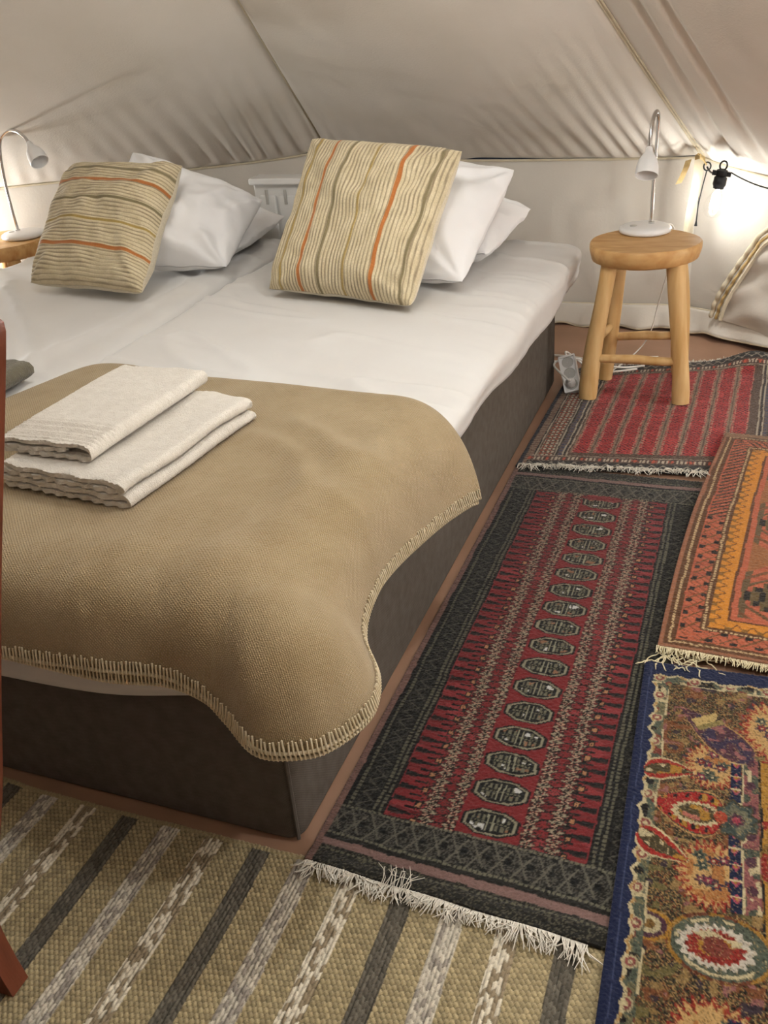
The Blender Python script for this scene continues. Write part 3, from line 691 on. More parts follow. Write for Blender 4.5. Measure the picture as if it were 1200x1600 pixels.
# ------------------------------------------------------------------ pillows and cushions
def pillow(name, cor, thick, M, n=56, ear=0.02, pinch=0.03, wr=0.008, seed=1, ribs=None, cols=None, parent=None, p=0.55, flop=0.0, creases=0.0, ex=3.0, rnd=0.0):
    """stuffed cushion between four corners BL, BR, TR, TL; closed surface of a front and a back sheet"""
    BL, BR, TR, TL = [np.array(c, float) for c in cor]
    nu = n if ribs is None else ribs[0]*5+1
    u = np.linspace(-1, 1, nu); v_ = np.linspace(-1, 1, n)
    if ribs is not None and ribs[1] == 'v': u, v_ = np.linspace(-1, 1, n), np.linspace(-1, 1, ribs[0]*5+1)
    Ug, Vg = np.meshgrid(u, v_)
    # outline: edges pinched in, corners drawn out
    Uu = Ug*(1-pinch*(1-Vg**2)*np.abs(Ug)**2); Vv = Vg*(1-pinch*(1-Ug**2)*np.abs(Vg)**2)
    cq = 1-rnd*(Ug**4)*(Vg**4); Uu = Uu*cq; Vv = Vv*cq
    s, t = (Uu+1)/2, (Vv+1)/2
    B = (BL[:, None, None]*(1-s)*(1-t)+BR[:, None, None]*s*(1-t)+TR[:, None, None]*s*t+TL[:, None, None]*(1-s)*t)
    nrm = np.cross(BR-BL+TR-TL, TL-BL+TR-BR); nrm /= np.linalg.norm(nrm)
    prof = (np.clip(1-np.abs(Ug)**ex, 0, 1)**p)*(np.clip(1-np.abs(Vg)**ex, 0, 1)**p)
    N1 = vnoise(Ug*2+seed, Vg*2, 1.0, seed)*wr+vnoise(Ug*5+Vg*2+seed, Vg*5-Ug, 1.0, seed+1)*wr*.5
    if creases:
        rr = np.hypot(np.abs(Ug)-1.05, np.abs(Vg)-1.05); ang = np.arctan2(1.05-np.abs(Vg), 1.05-np.abs(Ug))
        N1 = N1+creases*np.sin(ang*13+seed+2*vnoise(Ug, Vg, 2, seed+3))*np.exp(-rr/0.7)*sst(0.03, .3, rr)
    edge_w = 0.010*vnoise(Ug*3+Vg*2.5, Vg*3-Ug*2+seed, 1.6, seed+7)
    rb = 0
    if ribs is not None:
        c = Ug if ribs[1] == 'u' else Vg
        rb = ribs[2]*(np.abs(np.cos((c+1)/2*ribs[0]*np.pi))**0.7-0.6)*np.clip(prof*6, 0.15, 1)
    F = B+nrm[:, None, None]*(prof*(thick*.5+N1)+edge_w*(1-prof)*0.6+rb)
    K = B+nrm[:, None, None]*(-prof*(thick*.5-N1*.4)+edge_w*(1-prof)*0.6-0.0015)
    if flop: F[2] -= flop*sst(0.2, 1, Vg)*0; 
    ny, nx = Ug.shape
    X = np.concatenate([F[0], K[0][:, ::-1]], 1); Y = np.concatenate([F[1], K[1][:, ::-1]], 1); Z = np.concatenate([F[2], K[2][:, ::-1]], 1)
    X = np.concatenate([X, X[:, :1]], 1); Y = np.concatenate([Y, Y[:, :1]], 1); Z = np.concatenate([Z, Z[:, :1]], 1)
    cc = None
    if cols is not None:
        cf = cols(Ug, Vg); cc = np.concatenate([cf, cols(Ug, Vg)[:, ::-1]*0+np.array(lin('#d9cdb4'))], 1); cc = np.concatenate([cc, cc[:, :1]], 1)
    o = grid_obj(name, X, Y, Z, M, parent, cols=cc)
    bm = bmesh.new(); bm.from_mesh(o.data); bmesh.ops.remove_doubles(bm, verts=bm.verts[:], dist=0.0003)
    # close top and bottom by bridging the open rims
    be = [e for e in bm.edges if e.is_boundary]
    if be: bmesh.ops.holes_fill(bm, edges=be, sides=4)
    bm.to_mesh(o.data); bm.free(); o.data.polygons.foreach_set('use_smooth', [True]*len(o.data.polygons)); return o
def stripe_cols(axis, flip, marks, nrib, seed):
    base, gap = np.array(lin('#d6c8a8')), np.array(lin('#93836a')); alt = np.array(lin('#c5b592'))
    pal = {'m': np.array(lin('#a58c52')), 'r': np.array(lin('#ad6b38')), 'o': np.array(lin('#7f7355'))}
    def f(U, V):
        c = U if axis == 'u' else V; c = (c+1)/2
        if flip: c = 1-c
        other = V if axis == 'u' else U
        c = c+0.004*vnoise(c*14, other*3.5, 1.0, seed+2)
        k = np.abs(np.cos(c*nrib*np.pi)); g = sst(0.30, 0.62, k)[..., None]
        yarn = base+(alt-base)*(0.5+0.5*vnoise(c*nrib*1.0, other*14, 1.0, seed))[..., None]
        out = gap*(1-g)+yarn*g
        for pos, kk in marks:
            d_ = np.abs(c-pos)*nrib; w = (1-sst(*((0.42, 0.58) if kk == 'r' else (0.26, 0.44)), d_))[..., None]; out = out*(1-w)+pal[kk]*w
        return out
    return f
M_cush = attr_mat('cushion_weave', bscale=260, bump=0.5)
NR = 44
TL_, TR_ = np.array([-0.644, 1.689, 0.808]), np.array([-0.171, 1.610, 0.781])
mk = [(.115, 'm'), (.265, 'r'), (.39, 'o'), (.565, 'm'), (.755, 'r'), (.93, 'o')]
lift = np.array([0, 0, 0.012])
cr = pillow('striped_cushion', (np.array([-.675, 1.36, .462])+lift, np.array([-.212, 1.25, .462])+lift, TR_+lift, TL_+lift), 0.150, M_cush, n=64, ribs=(NR, 'u', 0.0034), cols=stripe_cols('u', False, mk, NR, 3), seed=4, pinch=0.055, wr=0.014, p=0.5, ex=3.4, creases=0.009, rnd=0.028)
tag(cr, 'large striped cushion with upright stripes on the bed beside the rugs', 'cushion', 'striped cushions')
TL_, TR_ = np.array([-1.495, 1.697, 0.760]), np.array([-1.052, 1.644, 0.765])
mk2 = [(.15, 'o'), (.27, 'r'), (.43, 'o'), (.585, 'm'), (.765, 'r')]
cl = pillow('striped_cushion', (np.array([-1.474, 1.345, .460])+lift, np.array([-1.035, 1.290, .462])+lift, TR_, TL_), 0.155, M_cush, n=64, ribs=(40, 'v', 0.0034), cols=stripe_cols('v', True, mk2, 40, 5), seed=8, pinch=0.055, wr=0.016, p=0.5, ex=3.4, creases=0.009, rnd=0.028)
tag(cl, 'striped cushion with crosswise stripes on the left bed', 'cushion', 'striped cushions')
# white pillows
pa = pillow('pillow', ((-.72, 1.56, .475), (-.125, 1.42, .490), (-.070, 1.80, .712), (-.66, 1.93, .70)), 0.203, M_pillow, seed=12, wr=0.022, creases=0.026, pinch=0.05, rnd=0.045, ex=2.6, p=0.6, n=90)
tag(pa, 'white pillow leaning behind the striped cushion on the right', 'pillow', 'white pillows')
pb = pillow('pillow', ((-.74, 1.74, .50), (-.125, 1.66, .50), (-.075, 2.04, .55), (-.70, 2.10, .55)), 0.176, M_pillow, seed=17, wr=0.020, creases=0.026, pinch=0.05, rnd=0.045, ex=2.6, p=0.6, n=90)
tag(pb, 'white pillow lying flat at the head under the right leaning pillow', 'pillow', 'white pillows')
pc = pillow('pillow', ((-1.36, 1.48, .485), (-.895, 1.545, .480), (-.945, 1.93, .60), (-1.275, 1.71, .80)), 0.203, M_pillow, seed=23, wr=0.025, creases=0.026, pinch=0.05, rnd=0.045, ex=2.6, p=0.6, n=90)
tag(pc, 'white pillow propped crookedly behind the left striped cushion', 'pillow', 'white pillows')
pd = pillow('pillow', ((-1.55, 1.84, .49), (-.965, 1.74, .488), (-.945, 2.08, .515), (-1.54, 2.14, .52)), 0.135, M_pillow, seed=29, wr=0.022, creases=0.026, pinch=0.05, rnd=0.045, ex=2.6, p=0.6, n=90)
tag(pd, 'white pillow lying flat at the head of the left bed', 'pillow', 'white pillows')

# ------------------------------------------------------------------ panel heater behind the bed heads
hx0, hx1, hy, hz = -1.115, -0.35, 2.16, 0.628
e = empty('panel_heater', ((hx0+hx1)/2, hy, 0)); tag(e, 'white panel heater with slotted front standing behind the bed heads', 'heater')
MB().box(((hx0+hx1)/2, hy+.03, .36), (hx1-hx0, .05, .50)).build('casing', M_rad, e, smooth=False, bevel=0.006)
MB().box(((hx0+hx1)/2, hy+.025, hz-.010), (hx1-hx0+.012, .085, .022)).build('top_cover', M_rad, e, smooth=False, bevel=0.005)
nr = 10; w_ = (hx1-hx0-.04)/nr
for i in range(nr):
    xc = hx0+.02+w_*(i+.5)
    MB().box((xc, hy+.001, .35), (w_*.90, .016, .44)).build('front_rib', M_rad, e, smooth=False, bevel=0.006)
    MB().box((xc, hy-.0085, .565), (w_*.16, .004, .05)).build('vent_slot', M_groove, e, smooth=False, bevel=0.0015)
for x in (hx0+.08, hx1-.08): MB().box((x, hy+.03, .055), (.03, .16, .112)).build('foot', M_rad, e, smooth=False, bevel=0.006)

# ------------------------------------------------------------------ stools
def stool(name, c, label, rx, ry, hz, feet, tops, seed=1):
    e = empty(name, (c[0], c[1], 0)); tag(e, label, 'stool', 'bedside stools')
    n = 40; V = []; F = []; lev = [(0.86, hz-.054), (0.955, hz-.046), (1.0, hz-.018), (1.0, hz-.006), (0.975, hz)]
    for s_, z in lev:
        for k in range(n):
            a = 2*math.pi*k/n; w = 1+0.025*math.sin(2*a+seed)+0.018*math.sin(3*a+2*seed)+0.008*math.sin(7*a)
            V.append((c[0]+rx*w*s_*math.cos(a), c[1]+ry*w*s_*math.sin(a), z))
    for i in range(len(lev)-1):
        for k in range(n): F.append((i*n+k, i*n+(k+1) % n, (i+1)*n+(k+1) % n, (i+1)*n+k))
    F += [tuple(range(n-1, -1, -1)), tuple((len(lev)-1)*n+k for k in range(n))]
    MB().add(V, F).build('seat', M_seatw, e)
    def leg_at(i, f):
        a, b = np.array(feet[i]), np.array(tops[i]); p_ = a+(b-a)*f
        bow = 0.010*math.sin(math.pi*f*1.0)+0.004*math.sin(2*math.pi*f+i); return p_+np.array([bow*(1 if i % 2 else -1)*.6, bow*.4, 0])
    for i in range(len(feet)):
        fr = np.linspace(0, 1, 14); rad = [0.0270-0.002*f+0.0022*math.sin(f*5+i*1.7+seed) for f in fr]; rad[0] -= .002
        MB().tube([leg_at(i, f) for f in fr], rad, 12).build('leg', M_wood, e)
    for (i, j, f) in ((0, 1, .30), (2, 3, .33), (0, 2, .42), (1, 3, .42)):
        a, b = leg_at(i, f), leg_at(j, f); mid = (a+b)/2+np.array([0, 0, .003])
        MB().tube([a, a*.7+b*.3+np.array([0, 0, .002]), mid, a*.3+b*.7, b], [.0125, .0135, .0145, .0135, .0125], 10).build('stretcher', M_wood, e)
    return e
SC = (0.262, 1.985)
FL, FR = Pz(918, 622, 0.012), Pz(1062, 630, 0.012)
BLg, BRg = Pz(946, 592, 0.010), np.array([0.385, 2.10, 0.010])
tp = lambda x, y: (x, y, 0.425)
RSZ = 0.470
stool('wooden_stool', SC, 'round wooden stool with a lamp standing on the red rug', 0.158, 0.158, RSZ,
      [FL, FR, BLg, BRg], [tp(.175, 1.905), tp(.358, 1.91), tp(.185, 2.075), tp(.352, 2.08)])
LC = (-2.035, 1.895)
stool('wooden_stool', LC, 'wooden stool with a lamp left of the left bed', 0.165, 0.165, 0.470,
      [(LC[0]+a*.14, LC[1]+b*.13, 0.002) for b in (-1, 1) for a in (-1, 1)], [tp(LC[0]+a*.09, LC[1]+b*.085) for b in (-1, 1) for a in (-1, 1)], seed=3)

# ------------------------------------------------------------------ gooseneck lamps
def lamp(name, base, pole, shade_dir, label, br=0.078):
    e = empty(name, base); tag(e, label, 'lamp', 'gooseneck bedside lamps')
    MB().lathe([(br*.86, 0), (br*.97, .003), (br, .009), (br*.97, .015), (br*.88, .0195), (br*.5, .0225), (.001, .0235)], base, 40).build('base', M_plast, e)
    b = np.array(base); MB().lathe([(.010, 0), (.011, .0015), (.009, .0025)], (b[0]-br*.42, b[1]-br*.25, b[2]+.0215), 16).build('switch', M_groove, e)
    P_ = crom(pole, 8)
    k = int(len(P_)*0.52)
    MB().tube([tuple(p) for p in P_[:k+1]], 0.0052, 12).build('pole', M_chrome, e)
    neck = P_[k:]; dn = []
    s = 0; mb = MB(); mb.tube([tuple(p) for p in neck], 0.0058, 12)
    mb.build('gooseneck', M_chrome, e)
    MB().lathe([(.009, 0), (.009, .012), (.0065, .014)], (pole[0][0], pole[0][1], pole[0][2]-.004), 14).build('collar', M_chrome, e)
    d_ = Vector(shade_dir).normalized(); Rm_ = Vector((0, 0, 1)).rotation_difference(d_).to_matrix()
    end = P_[-1]
    sh = MB().lathe([(.0075, -.004), (.010, 0), (.0115, .010), (.0165, .020), (.0255, .034), (.0305, .052), (.0325, .078), (.0318, .081), (.0295, .080), (.0285, .060), (.024, .040), (.006, .028)], end, 28, Rm_).build('shade', M_plast, e)
    MB().lathe([(.001, .044), (.022, .044), (.0225, .047), (.001, .049)], end, 20, Rm_).build('led_disc', M_plast, sh)
    return e
bz = RSZ+.0005
bp_ = Pz(1008, 357, bz+.010); B0 = (bp_[0], bp_[1], bz)
pf = Py(1018, 346, bp_[1]+.012)
pole_r = [(pf[0], pf[1], bz+.020), Py(1020, 305, pf[1]), Py(1024, 255, pf[1]-.002), Py(1028, 205, pf[1]-.006), Py(1029, 182, pf[1]-.018), Py(1026, 174, pf[1]-.040), Py(1021, 185, pf[1]-.066), Py(1017, 208, pf[1]-.085), Py(1014.5, 232, pf[1]-.092)]
lamp('bedside_lamp', B0, [tuple(p) for p in pole_r], Vector(Py(1010, 276, pf[1]-.140))-Vector(pole_r[-1]), 'white and chrome gooseneck lamp on the right stool')
lb = Pz(36, 366, bz+.010); B1 = (lb[0], lb[1], bz); ly = lb[1]
pole_l = [(Py(27, 356, ly)[0], ly, bz+.020), Py(18, 325, ly-.01), Py(8, 285, ly-.025), Py(1, 245, ly-.05), Py(1, 218, ly-.065), Py(12, 204, ly-.075), Py(26, 205, ly-.08), Py(38, 214, ly-.083), Py(45, 224, ly-.085)]
lamp('bedside_lamp', B1, [tuple(p) for p in pole_l], Vector(Py(64, 256, ly-.115))-Vector(pole_l[-1]), 'white and chrome gooseneck lamp on the stool left of the bed')
# lamp cords and wall cables
o = MB().tube([tuple(p) for p in crom([(B0[0]+.03, B0[1]+.06, bz+.006), (B0[0]+.07, B0[1]+.125, bz-.01), (B0[0]+.075, B0[1]+.155, .38), (B0[0]+.04, B0[1]+.17, .20), (B0[0]+.02, B0[1]+.16, .10), (B0[0]-.02, B0[1]+.14, .035), (B0[0]-.09, 2.05, .0225), (B0[0]-.17, 2.01, .0225)], 8)], 0.0022, 6).build('lamp_cord', M_cable)
tag(o, 'thin white lamp cord hanging behind the right stool', 'cable')
o = MB()
o.tube([tuple(p) for p in crom([(-.05, 2.235, .006), (.02, 2.225, .006), (.09, 2.20, .006), (.16, 2.19, .006), (.26, 2.22, .006), (.36, 2.24, .006)], 8)], 0.0045, 8)
o.tube([tuple(p) for p in crom([(-.05, 2.17, .006), (.02, 2.195, .006), (.08, 2.235, .006), (.17, 2.245, .006), (.30, 2.27, .006)], 8)], 0.0038, 8)
o = o.build('power_cable', M_cable); tag(o, 'two white cables crossing on the floor behind the right stool', 'cable')

# power strip leaning on the bed side
psm = Matrix.Rotation(math.radians(12), 3, 'Z') @ Matrix.Rotation(math.radians(-14), 3, 'Y') @ Matrix.Rotation(math.radians(48), 3, 'X')
pc0 = Vector((0.062, 1.935, 0.052))
e = empty('power_strip', (pc0.x, pc0.y, 0.012)); tag(e, 'white power strip with a plug leaning on the grey bed side', 'power strip')
mb = MB(); mb.box(pc0, (.054, .125, .034), mtx=psm); mb.build('housing', M_plast, e, smooth=False, bevel=0.005)
TP = lambda x, y, z: psm @ Vector((x, y, z))+pc0
for s_ in (-1, 1): MB().box(TP(s_*.0245, 0, .0195), (.005, .120, .009), mtx=psm).build('rim', M_plast, e, smooth=False, bevel=0.001)
for yy in (-.0595, .0595): MB().box(TP(0, yy, .0195), (.052, .006, .009), mtx=psm).build('rim', M_plast, e, smooth=False, bevel=0.001)
for yy in (-.036, .002, .040):
    MB().lathe([(.0185, .0155), (.0185, .0185), (.016, .019), (.0155, .0172), (.001, .0170)], pc0, 20, psm @ Matrix.Rotation(0, 3, 'X')).build('socket', M_groove, e).data.transform(Matrix.Translation(psm @ Vector((0, yy, 0))))
pl = MB().lathe([(.015, .018), (.015, .034), (.011, .040), (.006, .046)], TP(-.002, -.034, 0), 16, psm).build('plug', M_plast, e)
c_ = [TP(-.002, -.034, .045), TP(-.012, -.026, .062), Vector(Py(866, 572, 1.93)), Vector(Py(873, 563, 1.955)), Vector(Py(888, 561, 1.98)), Vector(Py(905, 561, 2.02)), Vector(Py(918, 567, 2.06)), Vector((.20, 2.09, .03)), Vector((.27, 2.13, .025))]
MB().tube([tuple(p) for p in crom([tuple(q) for q in c_], 8)], 0.0034, 8).build('cord', M_cable, e)
MB().tube([tuple(p) for p in crom([tuple(TP(0, .064, 0)), tuple(TP(.004, .085, -.012)), (.115, 2.045, .03), (.17, 2.06, .024), (.25, 2.10, .024)], 8)], 0.0034, 8).build('cord', M_cable, e)

# ------------------------------------------------------------------ wooden chair at the left edge
e = empty('wooden_chair', (-0.45, -0.54, 0)); tag(e, 'red-brown wooden chair with curved rear legs at the left edge', 'chair')
def post(y, nm):
    c = np.array([-.0185, 0, 0])+crom([(-.270, y, .008), (-.279, y, .06), (-.281, y, .13), (-.247, y, .23), (-.185, y, .39), (-.132, y, .55), (-.075, y, .716), (.006, y, .94), (.012, y, .968)], 6)
    V = []; F = []; n = len(c)
    for i, p_ in enumerate(c):
        f = i/(n-1); w = .021 if f < .9 else .021-.012*((f-.9)/.1)
        for dx, dy in ((-w, -.016), (w, -.016), (w, .016), (-w, .016)): V.append((p_[0]+dx, p_[1]+dy, p_[2]))
    for i in range(n-1):
        for k in range(4): F.append((i*4+k, i*4+(k+1) % 4, i*4+4+(k+1) % 4, i*4+4+k))
    F += [(3, 2, 1, 0), tuple((n-1)*4+k for k in range(4))]
    return MB().add(V, F).build(nm, M_chair, e, bevel=0.005)
Y0, Y1 = -0.345, -0.735
post(Y0, 'rear_leg'); post(Y1, 'rear_leg')
for y in (Y0, Y1):
    MB().tube([(-.62, y, .008), (-.615, y, .22), (-.61, y, .43)], [.015, .018, .021], 10).build('front_leg', M_chair, e)
    MB().box((-.41, y, .40), (.36, .02, .05)).build('seat_rail', M_chair, e, smooth=False, bevel=.003)
MB().box((-.415, (Y0+Y1)/2, .445), (.44, .42, .035)).build('seat', M_chair, e, smooth=False, bevel=.012)
for x, z, h in ((-.012, .915, .07), (-.062, .78, .04), (-.110, .64, .04)):
    MB().box((x-.004, (Y0+Y1)/2, z), (.018, abs(Y1-Y0)-.024, h)).build('back_slat', M_chair, e, smooth=False, bevel=.004)

# ------------------------------------------------------------------ rugs
C = lambda h: np.array(lin(h))
def lay(out, mask, col, soft=None):
    """paint yarn colour where mask (bool or 0..1)"""
    m_ = np.asarray(mask, float)[..., None]; out[:] = out*(1-m_)+np.asarray(col)*m_
def speck(shape, cols, wts, seed, block=(1, 1)):
    r = np.random.default_rng(seed); ny, nx = shape
    k = r.choice(len(cols), size=(ny//block[0]+1, nx//block[1]+1), p=np.array(wts)/sum(wts))
    k = np.repeat(np.repeat(k, block[0], 0), block[1], 1)[:ny, :nx]; return np.array(cols)[k]
def tri(x, p): return np.abs(((x/p) % 1)-0.5)*2       # 1 at multiples of p, 0 midway
def rug(name, w, l, res, paint, to_world, z0, zf, M, label, seed, height=None):
    nx, ny = int(w/res)+1, int(l/res)+1
    U, V = np.meshgrid(np.linspace(0, w, nx), np.linspace(0, l, ny))
    wob = 0.0022
    Uw = U+wob*vnoise(U*12, V*12, 1.0, seed)+.0012*vnoise(U*40, V*40, 1.0, seed+1); Vw = V+wob*vnoise(U*12, V*12, 1.0, seed+2)+.0012*vnoise(U*40, V*40, 1.0, seed+3)
    cols = paint(Uw, Vw)
    r = np.random.default_rng(seed); hgt = height(U, V) if height else 0.0012*r.uniform(-1, 1, U.shape)
    X, Y = to_world(U, V); Z = z0+zf(U, V, X, Y)+hgt
    # turned-down edge so the rug has thickness
    def pad(Q, z=False):
        Q = np.pad(Q, ((1, 1), (1, 1)) + (((0, 0),) if Q.ndim == 3 else ()), mode='edge')
        return Q
    Xp, Yp, Zp, Cp = pad(X), pad(Y), pad(Z), pad(cols)
    Zp[0, :] -= .006; Zp[-1, :] -= .006; Zp[1:-1, 0] -= .006; Zp[1:-1, -1] -= .006
    o = grid_obj(name, Xp, Yp, Zp, M, cols=Cp); tag(o, label, 'rug'); return o
M_yarn = attr_mat('rug_yarn', bscale=420, bump=0.6)
M_flat = attr_mat('woven_yarn', bscale=600, bump=0.4)
def fringe(name, pts_fn, n, length, parent, M, seed, r=0.0011, zlift=0.004, spread=0.35, per=1, zmin=0.002, curl=0.004):
    """loose warp ends: strands from points on the rug end, pts_fn(t)->(pos, outward dir)"""
    rr = np.random.default_rng(seed); mb = MB()
    for k in range(n):
        t = (k+rr.uniform(-.4, .4))/n; p, d_ = pts_fn(min(max(t, 0), 1)); p = np.array(p, float); d_ = np.array([*d_, 0.0])
        tn = np.array([-d_[1], d_[0], 0]); cl = 0.6*math.sin(t*43+seed)+0.5*math.sin(t*97)
        L_ = length(t)*rr.uniform(.65, 1.15); sk = rr.normal(0, spread)+cl*spread*1.1
        q = [p]
        for f in (.3, .65, 1.0):
            q.append(np.array([*(p+(d_*math.cos(sk*f)+tn*math.sin(sk*f))*L_*f)[:2], max(zmin, p[2]+zlift*math.sin(f*2.6)*rr.uniform(.4, 1.6)-(p[2]-zmin)*f**1.3)])+np.array([*rr.normal(0, curl*f*.4, 2), 0]))
        mb.tube([tuple(x) for x in q], [r, r, r*.9, r*.5], 4, cap=False)
    o = mb.build(name, M, parent); tag(o, kind='stuff'); return o

# --- flat-woven striped rug at the bed foot
def paint_woven(U, V):
    x = U-0.86; per = 0.2435; ph = ((x+0.05+per/2) % per)-per/2     # dark band centred at ph=0
    ph = np.where(ph < -0.02, ph+per, ph)                            # -0.02 .. per-0.02
    out = np.zeros(U.shape+(3,)); return out
WX0, WX1, WY0, WY1 = -0.74, 0.56, -0.56, -0.020
def woven():
    res = 0.0016; nx, ny = int((WX1-WX0)/res)+1, int((WY1-WY0)/res)+1
    X, Y = np.meshgrid(np.linspace(WX0, WX1, nx), np.linspace(WY0, WY1, ny))
    x = X+0.004*vnoise(X*2, Y*3, 1.0, 71)+0.02*(Y)*0.0
    per = 0.2435; ph = (x+0.055+0.016) % per
    dark = (ph < .032)
    b1_ = (ph > .078) & (ph < .112); b2_ = (ph > .160) & (ph < .192)
    chain = dark | b1_ | b2_
    cw = 0.0060; col = np.floor(ph/cw); cu_ = (ph/cw-col-.5)*2                      # chain columns along the band
    sl = 0.0125; yy = Y+col*0.41*sl+np.where(col % 2 == 0, 1, -1)*cu_*0.0022; row = np.floor(yy/sl); cv = (yy/sl-row-.5)*2
    hch = np.clip(1-cu_**2, 0, 1)**.5*np.clip(1-np.abs(cv)**3, 0, 1)**.5
    tw = 0.0068; a_ = (x*0.78+Y*0.62)/tw; ia = np.floor(a_); ua = (a_-ia-.5)*2
    tb = 0.0090; b_ = (-x*0.62+Y*0.78)/tb+ia*0.37; ib = np.floor(b_); ub = (b_-ib-.5)*2
    htw = np.clip(1-ua**2, 0, 1)**.5*np.clip(1-np.abs(ub)**3, 0, 1)**.5
    H = np.where(chain, hch*1.15, htw*0.85)
    rnd = lambda i, j, s: (np.sin(i*12.9898+j*78.233+s)*43758.5453) % 1.0
    r1 = rnd(col+np.floor((x+0.071)/per)*31, row, 1.0); r2 = rnd(ia, ib, 2.0)
    out = np.zeros(X.shape+(3,))
    bei = C('#a39370')[None, None]*(0.80+0.40*r2[..., None]); out[:] = bei
    lay(out, dark, C('#5d574c')); out[dark] *= (0.75+0.5*r1[dark])[:, None]
    g1 = np.where((r1 > .30)[..., None], C('#bcb3a2'), C('#a0968a')); lay(out, b1_, 0); out[b1_] = g1[b1_]*(0.8+.4*r1[b1_])[:, None]
    g2 = np.where((r1 > .45)[..., None], C('#cfc5b0'), C('#93836a')); out[b2_] = g2[b2_]*(0.85+.3*r1[b2_])[:, None]
    out *= (0.40+0.68*sst(0.05, .7, H))[..., None]          # shade in the joints between stitches put into the yarn colour
    edge = Y > WY1-0.010; lay(out, edge, C('#a3936f'))
    Z = 0.003+0.0035*H+0.002*vnoise(X*5, Y*5, 1.0, 72)*sst(0, .05, WY1-Y)
    Z[-1, :] -= .006; Z[0, :] -= .006
    Yc = Y+0.006*vnoise(X*7, Y*0, 1.0, 73)*sst(.12, 0, WY1-Y)
    return grid_obj('woven_rug', X, Yc, np.maximum(Z, 0.0006), M_flat, cols=out)
wv = woven(); tag(wv, 'beige flat-woven rug with grey and white stripes at the bed foot', 'rug')

